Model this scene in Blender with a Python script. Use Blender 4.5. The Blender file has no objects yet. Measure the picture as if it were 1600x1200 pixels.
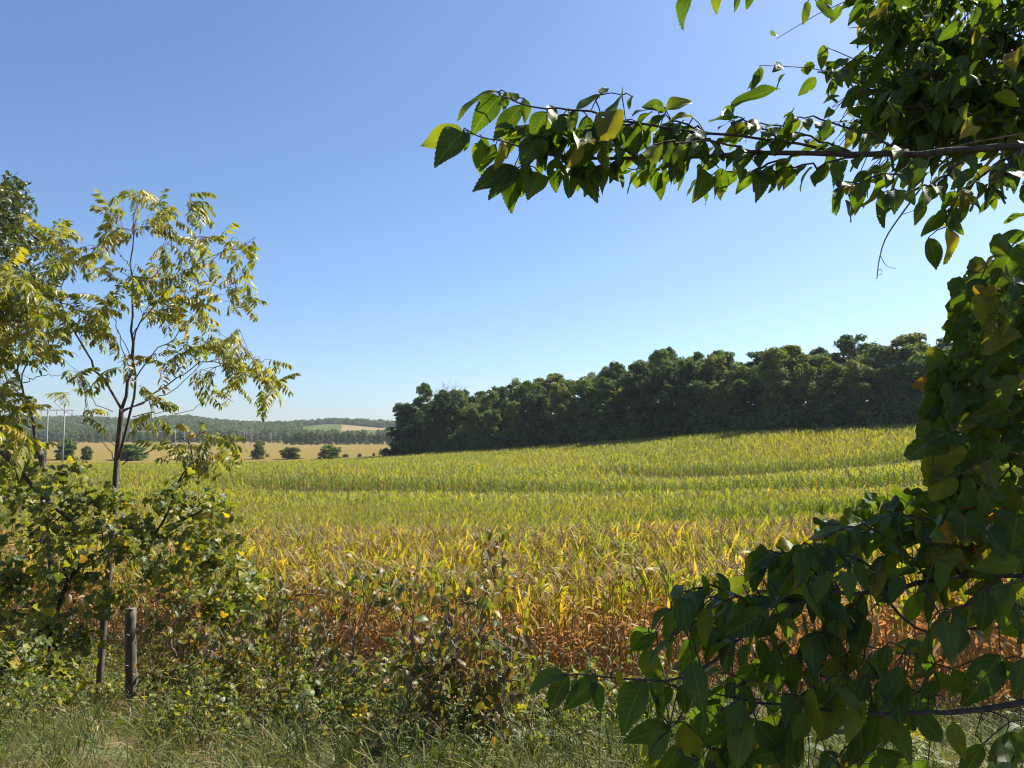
import bpy, math, random
import numpy as np
from mathutils import Matrix, Vector

# ------------------------------------------------------------------ camera, sky, sun, exposure
CAM = np.array([0.0, 0.0, 5.0])
FPX = 1600 * 26.0 / 36.0
PITCH = math.atan(85.0 / FPX)
scene = bpy.context.scene
cam_data = bpy.data.cameras.new("camera"); cam = bpy.data.objects.new("camera", cam_data)
scene.collection.objects.link(cam); scene.camera = cam
cam.location = CAM; cam.rotation_euler = (math.radians(90) + PITCH, 0, 0)
cam_data.lens = 26.0; cam_data.sensor_width = 36.0
cam_data.clip_start = 0.05; cam_data.clip_end = 9000

SUN_AZ, SUN_EL = math.radians(54), math.radians(47)      # clockwise from the view direction (+Y)
world = bpy.data.worlds.new("World"); scene.world = world; world.use_nodes = True
wn = world.node_tree.nodes; wl = world.node_tree.links
sky = wn.new("ShaderNodeTexSky"); sky.sky_type = 'NISHITA'; sky.sun_disc = False
sky.sun_elevation = SUN_EL; sky.sun_rotation = SUN_AZ
sky.altitude = 300; sky.air_density = 1.0; sky.dust_density = 1.15; sky.ozone_density = 7.0
wl.new(sky.outputs[0], wn["Background"].inputs[0]); wn["Background"].inputs[1].default_value = 0.081
sun_data = bpy.data.lights.new("sun", 'SUN'); sun = bpy.data.objects.new("sun", sun_data)
scene.collection.objects.link(sun)
sun_data.energy = 5.0; sun_data.angle = math.radians(0.53); sun_data.color = (1.0, 0.95, 0.86)
SDIR = Vector((math.sin(SUN_AZ) * math.cos(SUN_EL), math.cos(SUN_AZ) * math.cos(SUN_EL), math.sin(SUN_EL)))
sun.rotation_euler = SDIR.to_track_quat('Z', 'Y').to_euler(); sun.location = (40, 20, 60)
scene.view_settings.view_transform = 'Standard'; scene.view_settings.look = 'None'
scene.view_settings.exposure = 1.1; scene.view_settings.gamma = 1.0
scene.cycles.max_bounces = 6; scene.cycles.transparent_max_bounces = 8; scene.cycles.volume_bounces = 0
scene.cycles.filter_width = 1.15

R = np.random.default_rng(7)
C = scene.collection

# ------------------------------------------------------------------ helpers
_cp, _sp = math.cos(PITCH), math.sin(PITCH)
def P(px, py, d):
    """world point at forward distance d on the line of sight of photo pixel (px, py)"""
    u = (px - 800) / FPX; v = -(py - 600) / FPX
    s = d / (_cp - v * _sp)
    return CAM + s * np.array([u, _cp - v * _sp, _sp + v * _cp])
def pix(p):
    q = np.asarray(p, float) - CAM
    f = q[..., 1] * _cp + q[..., 2] * _sp; up = -q[..., 1] * _sp + q[..., 2] * _cp
    f = np.where(f < 0.05, 0.05, f)
    return np.stack([800 + FPX * q[..., 0] / f, 600 - FPX * up / f, f], -1)
def unit(v):
    v = np.asarray(v, float); return v / (np.linalg.norm(v) + 1e-9)
def frame(d, n):
    y = unit(d); x = np.cross(y, n)
    if np.linalg.norm(x) < 1e-4: x = np.cross(y, [0.3, 0.9, 0.2])
    x = unit(x); z = np.cross(x, y)
    return np.stack([x, y, z], 1)
def mat4(R3, loc, s):
    m = np.eye(4); m[:3, :3] = R3 * s; m[:3, 3] = loc; return m
def rotz(a):
    return np.array([[math.cos(a), -math.sin(a), 0], [math.sin(a), math.cos(a), 0], [0, 0, 1.0]])
def smooth(pts, n):
    """Catmull-Rom resample to n points (works on columns of any width)"""
    pts = np.asarray(pts, float)
    if len(pts) == 2: return pts[0] + (pts[1] - pts[0]) * np.linspace(0, 1, n)[:, None]
    q = np.vstack([2 * pts[0] - pts[1], pts, 2 * pts[-1] - pts[-2]]); m = len(pts) - 1
    out = []
    for t in np.linspace(0, m - 1e-6, n):
        i = int(t); f = t - i; a, b, c, e = q[i:i + 4]
        out.append(0.5 * (2 * b + (c - a) * f + (2 * a - 5 * b + 4 * c - e) * f * f + (3 * b - a - 3 * c + e) * f ** 3))
    return np.array(out)

class MB:
    """collects geometry for one mesh"""
    def __init__(s): s.v = []; s.f = []; s.n = 0; s.uv = []; s.rnd = []; s.mi = []
    def add(s, v, f, uv=None, rnd=0.0, mi=0):
        v = np.asarray(v, float)
        s.v.append(v); s.f.extend([tuple(int(i) + s.n for i in q) for q in f]); s.n += len(v)
        s.uv.append(np.zeros((len(v), 2)) if uv is None else np.asarray(uv, float))
        s.rnd.append(np.full(len(v), rnd) if np.isscalar(rnd) else np.asarray(rnd, float)); s.mi.extend([mi] * len(f))
    def tube(s, pts, r0, r1=None, sides=5, rnd=0.0, mi=0, cap=True, wob=0.0):
        pts = np.asarray(pts, float); n = len(pts)
        rad = np.asarray(r0, float) if not np.isscalar(r0) else np.linspace(r0, r0 if r1 is None else r1, n)
        t = np.gradient(pts, axis=0); vs = []; uv = []
        ref = np.array([0.21, 0.37, 0.9]) if abs(unit(pts[-1] - pts[0])[2]) < 0.9 else np.array([0.9, 0.3, 0.1])
        for i in range(n):
            y = unit(t[i]); x = unit(np.cross(y, ref)); z = np.cross(x, y)
            for k in range(sides):
                a = 2 * math.pi * k / sides
                rr = rad[i] * (1 + (wob * (R.random() - .5) if wob else 0))
                vs.append(pts[i] + rr * (math.cos(a) * x + math.sin(a) * z)); uv.append((k / sides, i / n))
        fs = []
        for i in range(n - 1):
            for k in range(sides):
                k2 = (k + 1) % sides
                fs.append((i * sides + k, i * sides + k2, (i + 1) * sides + k2, (i + 1) * sides + k))
        if cap:
            fs.append(tuple(range((n - 1) * sides, n * sides))); fs.append(tuple(reversed(range(sides))))
        s.add(vs, fs, uv, rnd, mi)
    def mesh(s, name, mats, smooth_shade=True):
        me = bpy.data.meshes.new(name)
        v = np.vstack(s.v) if s.v else np.zeros((0, 3))
        me.from_pydata(v, [], s.f) if False else me.from_pydata(v.tolist(), [], s.f)
        uvl = me.uv_layers.new(name="UVMap"); vi = np.empty(len(me.loops), dtype=np.int32)
        me.loops.foreach_get("vertex_index", vi)
        uvl.data.foreach_set("uv", np.vstack(s.uv)[vi].astype(np.float32).ravel())
        at = me.attributes.new("rnd", 'FLOAT', 'POINT'); at.data.foreach_set("value", np.concatenate(s.rnd).astype(np.float32))
        for m in (mats if isinstance(mats, (list, tuple)) else [mats]): me.materials.append(m)
        me.polygons.foreach_set("material_index", np.array(s.mi, dtype=np.int32))
        if smooth_shade: me.polygons.foreach_set("use_smooth", np.ones(len(me.polygons), dtype=bool))
        me.update(); return me
def obj(name, me, parent=None, loc=None, m=None):
    o = bpy.data.objects.new(name, me); C.objects.link(o)
    if parent is not None: o.parent = parent
    if m is not None: o.matrix_basis = Matrix(m.tolist() if hasattr(m, "tolist") else m)
    if loc is not None: o.location = loc
    return o
def tag(o, label=None, cat=None, group=None, kind=None):
    for k, v in (("label", label), ("category", cat), ("group", group), ("kind", kind)):
        if v: o[k] = v
    return o
def thing(name, label, cat, loc, group=None, rz=0.0):
    o = bpy.data.objects.new(name, None); o.empty_display_size = 0.2; C.objects.link(o)
    o.location = loc; o.rotation_euler = (0, 0, rz); return tag(o, label, cat, group)
def shifted(mb, loc):
    mb.v = [a - np.asarray(loc) for a in mb.v]; return mb

# ------------------------------------------------------------------ materials
def newmat(name):
    m = bpy.data.materials.new(name); m.use_nodes = True
    nt = m.node_tree; nt.nodes.clear()
    out = nt.nodes.new("ShaderNodeOutputMaterial"); return m, nt, out
def N(nt, t, **kw):
    n = nt.nodes.new(t)
    for k, v in kw.items(): setattr(n, k, v)
    return n
def L(nt, a, b): nt.links.new(a, b)
def mth(nt, op, a, b=None, clamp=False):
    n = N(nt, "ShaderNodeMath", operation=op); n.use_clamp = clamp
    for i, x in enumerate((a, b)):
        if x is None: continue
        if isinstance(x, (int, float)): n.inputs[i].default_value = x
        else: L(nt, x, n.inputs[i])
    return n.outputs[0]
def ramp(nt, fac, stops, mode='LINEAR'):
    n = N(nt, "ShaderNodeValToRGB"); e = n.color_ramp.elements; n.color_ramp.interpolation = mode
    e[0].position = stops[0][0]; e[0].color = (*stops[0][1], 1); e[1].position = stops[-1][0]; e[1].color = (*stops[-1][1], 1)
    for p, c in stops[1:-1]:
        q = e.new(p); q.color = (*c, 1)
    L(nt, fac, n.inputs[0]); return n.outputs[0]
def mix(nt, fac, a, b, blend='MIX'):
    n = N(nt, "ShaderNodeMix", data_type='RGBA', blend_type=blend)
    for sock, x in ((n.inputs[0], fac), (n.inputs[6], a), (n.inputs[7], b)):
        if isinstance(x, (int, float)): sock.default_value = x
        elif isinstance(x, tuple): sock.default_value = (*x, 1)
        else: L(nt, x, sock)
    return n.outputs[2]
def noise(nt, scale, detail=2.0, coord='Position', rough=0.5):
    n = N(nt, "ShaderNodeTexNoise"); n.inputs["Scale"].default_value = scale; n.inputs["Detail"].default_value = detail
    n.inputs["Roughness"].default_value = rough
    if coord == 'Position':
        g = N(nt, "ShaderNodeNewGeometry"); L(nt, g.outputs["Position"], n.inputs["Vector"])
    else:
        g = N(nt, "ShaderNodeTexCoord"); L(nt, g.outputs[coord], n.inputs["Vector"])
    return n.outputs[0]
def rnd_value(nt):
    a = N(nt, "ShaderNodeAttribute", attribute_type='GEOMETRY', attribute_name="rnd"); o = N(nt, "ShaderNodeObjectInfo")
    return mth(nt, 'FRACT', mth(nt, 'ADD', a.outputs["Fac"], o.outputs["Random"]))
def leaf_mat(name, stops, trans=0.4, tmul=(1.5, 1.6, 0.5), rough=0.45, veins=0.0, blotch=None, holes=0.0, spec=0.35, patch=None, vein_n=9.0):
    m, nt, out = newmat(name); rv = rnd_value(nt)
    col = ramp(nt, rv, stops)
    if patch:                                   # slow colour drift over the field / plant
        col = mix(nt, mth(nt, 'MULTIPLY', ramp(nt, noise(nt, patch[0], 3.0), [(0.42, (0, 0, 0)), (0.62, (1, 1, 1))]), patch[2]), col, patch[1])
    if blotch:
        f = ramp(nt, noise(nt, blotch[0], 3.0), [(0.55, (0, 0, 0)), (0.7, (1, 1, 1))])
        col = mix(nt, mth(nt, 'MULTIPLY', f, 0.65), col, blotch[1])
    p = N(nt, "ShaderNodeBsdfPrincipled"); p.inputs["Roughness"].default_value = rough; p.inputs["Specular IOR Level"].default_value = spec
    if veins:
        uv = N(nt, "ShaderNodeUVMap"); s = N(nt, "ShaderNodeSeparateXYZ"); L(nt, uv.outputs[0], s.inputs[0])
        au = mth(nt, 'ABSOLUTE', mth(nt, 'SUBTRACT', s.outputs[0], 0.5))
        mid = mth(nt, 'SUBTRACT', 1.0, mth(nt, 'MULTIPLY', au, 28.0), True)
        ph = mth(nt, 'FRACT', mth(nt, 'MULTIPLY', mth(nt, 'SUBTRACT', s.outputs[1], mth(nt, 'MULTIPLY', au, 0.55)), vein_n))
        side = mth(nt, 'SUBTRACT', 1.0, mth(nt, 'MULTIPLY', mth(nt, 'ABSOLUTE', mth(nt, 'SUBTRACT', ph, 0.5)), 9.0), True)
        vv = mth(nt, 'MAXIMUM', mid, mth(nt, 'MULTIPLY', side, 0.55))
        col = mix(nt, mth(nt, 'MULTIPLY', vv, veins), col, (0.22, 0.27, 0.08))
        hgt = mth(nt, 'ADD', mth(nt, 'MULTIPLY', mth(nt, 'ABSOLUTE', mth(nt, 'SUBTRACT', ph, 0.5)), 1.0), mth(nt, 'MULTIPLY', noise(nt, 220, 2.0), 0.4))
        b = N(nt, "ShaderNodeBump"); b.inputs["Strength"].default_value = 0.18; b.inputs["Distance"].default_value = 0.003
        L(nt, hgt, b.inputs["Height"]); L(nt, b.outputs[0], p.inputs["Normal"])
    L(nt, col, p.inputs["Base Color"])
    t = N(nt, "ShaderNodeBsdfTranslucent"); L(nt, mix(nt, 1.0, col, tmul, 'MULTIPLY'), t.inputs[0])
    ms = N(nt, "ShaderNodeMixShader"); ms.inputs[0].default_value = trans
    L(nt, p.outputs[0], ms.inputs[1]); L(nt, t.outputs[0], ms.inputs[2]); sh = ms.outputs[0]
    if holes:
        vz = N(nt, "ShaderNodeTexVoronoi"); vz.inputs["Scale"].default_value = 42; g = N(nt, "ShaderNodeNewGeometry"); L(nt, g.outputs["Position"], vz.inputs["Vector"])
        sp = N(nt, "ShaderNodeSeparateColor"); L(nt, vz.outputs["Color"], sp.inputs[0])
        hit = mth(nt, 'MULTIPLY', mth(nt, 'LESS_THAN', vz.outputs["Distance"], 0.2), mth(nt, 'LESS_THAN', sp.outputs[0], holes))
        tr = N(nt, "ShaderNodeBsdfTransparent"); m2 = N(nt, "ShaderNodeMixShader"); L(nt, hit, m2.inputs[0]); L(nt, sh, m2.inputs[1]); L(nt, tr.outputs[0], m2.inputs[2]); sh = m2.outputs[0]
    L(nt, sh, out.inputs[0]); return m
def bark_mat(name, a, b, scale=30.0, bump=0.6):
    m, nt, out = newmat(name); p = N(nt, "ShaderNodeBsdfPrincipled"); p.inputs["Roughness"].default_value = 0.9
    tc = N(nt, "ShaderNodeTexCoord"); mp = N(nt, "ShaderNodeMapping"); mp.inputs["Scale"].default_value = (1, 1, 0.22); L(nt, tc.outputs["Object"], mp.inputs[0])
    n = N(nt, "ShaderNodeTexNoise"); n.inputs["Scale"].default_value = scale; n.inputs["Detail"].default_value = 4; L(nt, mp.outputs[0], n.inputs["Vector"])
    L(nt, ramp(nt, n.outputs[0], [(0.3, a), (0.7, b)]), p.inputs["Base Color"])
    bp = N(nt, "ShaderNodeBump"); bp.inputs["Strength"].default_value = bump; bp.inputs["Distance"].default_value = 0.01
    L(nt, n.outputs[0], bp.inputs["Height"]); L(nt, bp.outputs[0], p.inputs["Normal"]); L(nt, p.outputs[0], out.inputs[0]); return m

M = {}
M['elm'] = leaf_mat('elm_leaf', [(0, (0.030, 0.060, 0.014)), (0.55, (0.045, 0.085, 0.016)), (0.85, (0.07, 0.11, 0.018)), (0.94, (0.12, 0.14, 0.018)), (1, (0.22, 0.17, 0.02))], 0.48, (2.3, 2.2, 0.35), 0.48, 0.3, blotch=(30, (0.09, 0.10, 0.02)), holes=0.035, spec=0.28)
M['grape'] = leaf_mat('grape_leaf', [(0, (0.035, 0.065, 0.016)), (0.6, (0.055, 0.095, 0.018)), (0.85, (0.10, 0.13, 0.02)), (0.95, (0.20, 0.17, 0.02)), (1, (0.22, 0.09, 0.02))], 0.48, (2.3, 2.2, 0.35), 0.5, 0.25, blotch=(26, (0.12, 0.08, 0.02)), holes=0.03, spec=0.25, vein_n=5.0)
M['walnut'] = leaf_mat('walnut_leaf', [(0, (0.14, 0.165, 0.03)), (0.5, (0.21, 0.22, 0.04)), (0.88, (0.28, 0.265, 0.05)), (0.97, (0.34, 0.28, 0.05)), (1, (0.33, 0.21, 0.04))], 0.48, (1.6, 1.55, 0.4), 0.42, blotch=(9, (0.28, 0.23, 0.06)), spec=0.5)
M['dark_leaf'] = leaf_mat('dark_leaf', [(0, (0.05, 0.062, 0.024)), (0.7, (0.08, 0.092, 0.034)), (1, (0.13, 0.13, 0.045))], 0.35, (1.3, 1.35, 0.5), 0.4, spec=0.45)
M['vine'] = leaf_mat('vine_leaf', [(0, (0.065, 0.092, 0.024)), (0.4, (0.115, 0.14, 0.034)), (0.7, (0.20, 0.205, 0.04)), (0.90, (0.29, 0.27, 0.035)), (0.98, (0.36, 0.28, 0.03)), (1, (0.30, 0.14, 0.03))], 0.45, (1.8, 1.7, 0.4), 0.45, 0.3, spec=0.4, vein_n=5.0)
M['shrub'] = leaf_mat('shrub_leaf', [(0, (0.055, 0.085, 0.026)), (0.5, (0.095, 0.13, 0.036)), (0.78, (0.16, 0.175, 0.04)), (0.92, (0.24, 0.21, 0.045)), (1, (0.36, 0.20, 0.04))], 0.42, (1.7, 1.6, 0.45), 0.45, 0.35, patch=(4.5, (0.26, 0.08, 0.05), 0.5), spec=0.4)
M['corn_green'] = leaf_mat('corn_leaf_green', [(0, (0.13, 0.19, 0.022)), (0.38, (0.22, 0.26, 0.03)), (0.65, (0.36, 0.33, 0.04)), (0.85, (0.48, 0.34, 0.06)), (1, (0.54, 0.33, 0.10))], 0.48, (1.4, 1.35, 0.4), 0.5, patch=(0.35, (0.46, 0.32, 0.06), 0.4), spec=0.35)
M['corn_far'] = leaf_mat('corn_leaf_far', [(0, (0.13, 0.19, 0.02)), (0.5, (0.21, 0.255, 0.026)), (0.85, (0.32, 0.32, 0.035)), (1, (0.44, 0.37, 0.04))], 0.5, (1.45, 1.4, 0.35), 0.5, patch=(0.05, (0.36, 0.32, 0.04), 0.45), spec=0.3)
M['corn_band'] = leaf_mat('corn_leaf_lush_shaded', [(0, (0.09, 0.145, 0.018)), (0.6, (0.14, 0.195, 0.022)), (1, (0.22, 0.25, 0.03))], 0.45, (1.35, 1.35, 0.4), 0.5, spec=0.3)  # greener edge corn, with the shade of its near face put in the colour
M['corn_dry'] = leaf_mat('corn_leaf_dry', [(0, (0.30, 0.15, 0.05)), (0.5, (0.42, 0.24, 0.085)), (0.8, (0.50, 0.33, 0.14)), (1, (0.58, 0.45, 0.25))], 0.40, (1.25, 1.05, 0.7), 0.7, spec=0.2)
M['tassel'] = leaf_mat('corn_tassel', [(0, (0.30, 0.20, 0.11)), (1, (0.46, 0.33, 0.19))], 0.25, (1.1, 1, .8), 0.8, spec=0.1)
M['stalk'] = leaf_mat('corn_stalk', [(0, (0.26, 0.20, 0.06)), (1, (0.42, 0.28, 0.10))], 0.12, (1, 1, .6), 0.6, spec=0.2)
M['husk'] = leaf_mat('corn_husk', [(0, (0.48, 0.36, 0.18)), (1, (0.60, 0.48, 0.28))], 0.2, (1.1, 1, .7), 0.7, spec=0.2)
M['grass'] = leaf_mat('grass_blade', [(0, (0.055, 0.08, 0.018)), (0.5, (0.10, 0.12, 0.028)), (0.8, (0.17, 0.16, 0.05)), (1, (0.32, 0.25, 0.12))], 0.35, (1.3, 1.35, 0.5), 0.6, patch=(0.5, (0.09, 0.12, 0.03), 0.6), spec=0.2)
M['straw'] = leaf_mat('dry_straw', [(0, (0.18, 0.105, 0.05)), (0.6, (0.30, 0.185, 0.085)), (1, (0.42, 0.30, 0.17))], 0.3, (1.2, 1, .7), 0.8, spec=0.1)
M['weed'] = leaf_mat('weed_leaf', [(0, (0.06, 0.10, 0.025)), (0.6, (0.12, 0.16, 0.035)), (0.9, (0.24, 0.24, 0.05)), (1, (0.34, 0.20, 0.06))], 0.4, (1.6, 1.6, 0.4), 0.5)
M['goldenrod'] = leaf_mat('goldenrod_flower', [(0, (0.55, 0.42, 0.03)), (1, (0.68, 0.52, 0.05))], 0.3, (1, 1, .5), 0.8)
def wood_leaf(name, a, b, c):
    return leaf_mat(name, [(0, a), (0.6, b), (1, c)], 0.40, (1.6, 1.65, 0.45), 0.6, spec=0.12)
M['wood0'] = wood_leaf('wood_leaf_green', (0.055, 0.10, 0.03), (0.092, 0.14, 0.04), (0.14, 0.185, 0.05))
M['wood1'] = wood_leaf('wood_leaf_olive', (0.08, 0.115, 0.034), (0.125, 0.16, 0.044), (0.17, 0.195, 0.055))
M['wood2'] = wood_leaf('wood_leaf_dark', (0.034, 0.066, 0.024), (0.055, 0.092, 0.03), (0.082, 0.118, 0.037))
M['wood3'] = wood_leaf('wood_leaf_tan', (0.09, 0.11, 0.034), (0.135, 0.155, 0.044), (0.175, 0.18, 0.052))
M['wood4'] = wood_leaf('wood_leaf_pale', (0.085, 0.10, 0.034), (0.13, 0.145, 0.05), (0.17, 0.175, 0.06))
M['bark'] = bark_mat('bark_grey_brown', (0.055, 0.042, 0.03), (0.15, 0.118, 0.085))
M['bark_dark'] = bark_mat('bark_dark', (0.030, 0.022, 0.018), (0.085, 0.062, 0.048), 60)
M['twig'] = bark_mat('twig_bark', (0.10, 0.065, 0.045), (0.22, 0.16, 0.11), 60, 0.3)
M['dry_twig'] = bark_mat('dry_stem_bark', (0.34, 0.27, 0.20), (0.52, 0.44, 0.35), 50, 0.3)
M['post'] = bark_mat('weathered_post', (0.06, 0.052, 0.04), (0.19, 0.165, 0.125), 34, 0.9)
M['pole'] = bark_mat('grey_utility_wood', (0.22, 0.215, 0.21), (0.34, 0.33, 0.32), 3, 0.2)
M['wire'] = bark_mat('grey_wire', (0.30, 0.31, 0.33), (0.36, 0.37, 0.39), 3, 0.0)

# ------------------------------------------------------------------ terrain
EDGE = np.array([(-22, 20.5), (-12, 18), (-6, 16), (-1, 13.8), (2.2, 12), (3.4, 9.6), (4.2, 8.0), (4.26, 5.6), (6.3, 4.4), (9, 3.4)])   # near edge of the corn
FAR_T = np.array([-1.3, -0.78, -0.37, -0.155, 0.0, 0.173, 0.346, 0.554, 0.78, 1.3])                                  # x / y of the far edge of the corn
FAR_D = np.array([190., 215, 226, 222, 200, 175, 155, 140, 126, 110])
CORN = 2.05
ctl = []
def ground_pt(px, d, drop): ctl.append(((px - 800) / FPX * d, d, CAM[2] - drop))
def corn_pt(px, d, row): ctl.append(((px - 800) / FPX * d, d, P(px, row, d)[2] - CORN))
for px in (-500, 0, 500, 1100, 1700, 2200):
    ground_pt(px, 1.0, 1.60); ground_pt(px, 4.2, 1.78); ground_pt(px, 8.7, 3.2)
for px in (-500, 0, 400, 800): ground_pt(px, 14, 4.75)
for px in (1100, 1700, 2200): ground_pt(px, 13.5, 4.35)
for px, row in ((0, 832), (500, 831), (800, 828), (1100, 822), (1400, 812), (1900, 806)): corn_pt(px, 22, row)
for px, row in ((0, 828), (500, 825), (800, 822), (1050, 817), (1300, 797), (1900, 770)): corn_pt(px, 41, row)
for px, row in ((0, 795), (500, 790), (800, 787), (1050, 781), (1300, 769), (1900, 735)): corn_pt(px, 58, row)
for px, row in ((0, 768), (500, 765), (850, 762)): corn_pt(px, 84, row)
for px, row in ((1050, 764), (1300, 754), (1900, 705)): corn_pt(px, 71, row)
for px, row in ((0, 755), (500, 750), (850, 748), (1050, 748)): corn_pt(px, 95, row)
for px, row in ((1300, 738), (1900, 690)): corn_pt(px, 84, row)
for px, row in ((0, 738), (500, 734), (850, 733), (1050, 731), (1300, 714), (1900, 660)): corn_pt(px, 111, row)
for px, row in ((0, 730), (500, 728), (850, 722), (1050, 705), (1300, 684), (1900, 640)): corn_pt(px, 132, row)
for px, row in ((-400, 724), (0, 724), (350, 722), (620, 711), (800, 699), (1000, 684.5), (1200, 671), (1440, 660.5), (1700, 645)): corn_pt(px, float(np.interp((px - 800) / FPX, FAR_T, FAR_D)), row)
for px in (-900, -400, 100, 600): ground_pt(px, 300, 7.1)
for px in (900, 1500, 2200): ground_pt(px, 300, -2)
for px in (-900, -200, 500, 1200, 2200):
    ground_pt(px, 700, 6.0); ground_pt(px, 1300, 3.0); ground_pt(px, 3200, 3.0)
ctl = np.array(ctl)
def warp(x, y):
    r = np.maximum(np.hypot(x, y), 0.8); a = np.arctan2(x, y); aa = np.abs(a)
    e = np.where(aa < 1.1, aa, 1.1 * (0.5 + 0.5 * np.cos(np.clip((aa - 1.1) / (math.pi - 1.1), 0, 1) * math.pi)))
    return np.stack([np.sign(a) * e * 1.6, np.log(r) * 1.0], -1)
def _k(r2): return 0.5 * r2 * np.log(r2 + 1e-9)
_w = warp(ctl[:, 0], ctl[:, 1]); _n = len(_w)
_A = np.zeros((_n + 3, _n + 3)); _d2 = ((_w[:, None] - _w[None]) ** 2).sum(-1)
_A[:_n, :_n] = _k(_d2) + np.eye(_n) * 1e-4; _A[:_n, _n] = 1; _A[:_n, _n + 1:] = _w; _A[_n, :_n] = 1; _A[_n + 1:, :_n] = _w.T
_c = np.linalg.solve(_A, np.concatenate([ctl[:, 2], [0, 0, 0]]))
def H(x, y):
    x = np.atleast_1d(np.asarray(x, float)); y = np.atleast_1d(np.asarray(y, float)); out = np.empty(len(x))
    for i in range(0, len(x), 20000):
        w = warp(x[i:i + 20000], y[i:i + 20000]); d2 = ((w[:, None] - _w[None]) ** 2).sum(-1)
        out[i:i + 20000] = _k(d2) @ _c[:_n] + _c[_n] + w @ _c[_n + 1:]
    return out
def h1(x, y): return float(H([x], [y])[0])

rs = np.concatenate([[0.0], np.geomspace(0.8, 3100, 150)]); na = 220
aa = np.linspace(-math.pi, math.pi, na, endpoint=False)
gx = (rs[1:, None] * np.sin(aa)).ravel(); gy = (rs[1:, None] * np.cos(aa)).ravel()
gz = H(gx, gy); near = np.hypot(gx, gy) < 25
gz = gz + np.where(near, (R.random(len(gz)) - .5) * 0.05, 0)
vv = np.vstack([[[0, 0, float(gz[:na].mean())]], np.stack([gx, gy, gz], 1)])
ff = [(0, 1 + (k + 1) % na, 1 + k) for k in range(na)]
for i in range(len(rs) - 2):
    for k in range(na):
        k2 = (k + 1) % na; ff.append((1 + i * na + k, 1 + i * na + k2, 1 + (i + 1) * na + k2, 1 + (i + 1) * na + k))
mb = MB(); mb.add(vv, ff)
m, nt, out = newmat('ground_soil_and_stubble')
g = N(nt, "ShaderNodeNewGeometry"); s = N(nt, "ShaderNodeSeparateXYZ"); L(nt, g.outputs["Position"], s.inputs[0])
soil = ramp(nt, noise(nt, 3.0, 6.0), [(0.35, (0.085, 0.062, 0.035)), (0.5, (0.14, 0.105, 0.055)), (0.68, (0.15, 0.15, 0.06))])
soy = ramp(nt, noise(nt, 0.035, 6.0, rough=0.65), [(0.3, (0.165, 0.128, 0.027)), (0.5, (0.205, 0.142, 0.032)), (0.7, (0.15, 0.13, 0.028))])
wv = N(nt, "ShaderNodeTexNoise"); mp = N(nt, "ShaderNodeMapping"); mp.inputs["Scale"].default_value = (0.15, 0.9, 1); L(nt, g.outputs["Position"], mp.inputs[0]); L(nt, mp.outputs[0], wv.inputs["Vector"]); wv.inputs["Scale"].default_value = 0.6; wv.inputs["Detail"].default_value = 5
soy = mix(nt, 0.5, soy, ramp(nt, wv.outputs[0], [(0.35, (0.12, 0.102, 0.024)), (0.65, (0.25, 0.17, 0.042))]))
far = mth(nt, 'MULTIPLY', mth(nt, 'SUBTRACT', s.outputs[1], 205.0), 0.05, True)
p = N(nt, "ShaderNodeBsdfPrincipled"); p.inputs["Roughness"].default_value = 0.95; p.inputs["Specular IOR Level"].default_value = 0.1
L(nt, mix(nt, far, soil, soy), p.inputs["Base Color"])
bp = N(nt, "ShaderNodeBump"); bp.inputs["Strength"].default_value = 0.7; bp.inputs["Distance"].default_value = 0.06; L(nt, noise(nt, 9.0, 5.0), bp.inputs["Height"]); L(nt, bp.outputs[0], p.inputs["Normal"])
L(nt, p.outputs[0], out.inputs[0])
tag(obj("ground", mb.mesh("ground", m)), "grassy bank and open farmland under the crops", None, kind="structure")

# ------------------------------------------------------------------ geometry-node scatter for masses nobody could count
_ng = None
def scatter_group():
    global _ng
    if _ng: return _ng
    ng = bpy.data.node_groups.new("scatter", 'GeometryNodeTree')
    ng.interface.new_socket("Geometry", in_out='INPUT', socket_type='NodeSocketGeometry')
    ng.interface.new_socket("Source", in_out='INPUT', socket_type='NodeSocketCollection')
    ng.interface.new_socket("Geometry", in_out='OUTPUT', socket_type='NodeSocketGeometry')
    gi = ng.nodes.new("NodeGroupInput"); go = ng.nodes.new("NodeGroupOutput")
    ci = ng.nodes.new("GeometryNodeCollectionInfo"); ci.inputs["Separate Children"].default_value = True; ci.inputs["Reset Children"].default_value = True
    io = ng.nodes.new("GeometryNodeInstanceOnPoints"); io.inputs["Pick Instance"].default_value = True
    def na_(name, t):
        n = ng.nodes.new("GeometryNodeInputNamedAttribute"); n.data_type = t; n.inputs[0].default_value = name; return n.outputs[0]
    lk = ng.links.new
    lk(gi.outputs[0], io.inputs["Points"]); lk(gi.outputs[1], ci.inputs[0]); lk(ci.outputs[0], io.inputs["Instance"])
    lk(na_("idx", 'INT'), io.inputs["Instance Index"]); lk(na_("rot", 'FLOAT_VECTOR'), io.inputs["Rotation"]); lk(na_("scl", 'FLOAT_VECTOR'), io.inputs["Scale"])
    lk(io.outputs[0], go.inputs[0]); _ng = ng; return ng
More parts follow.
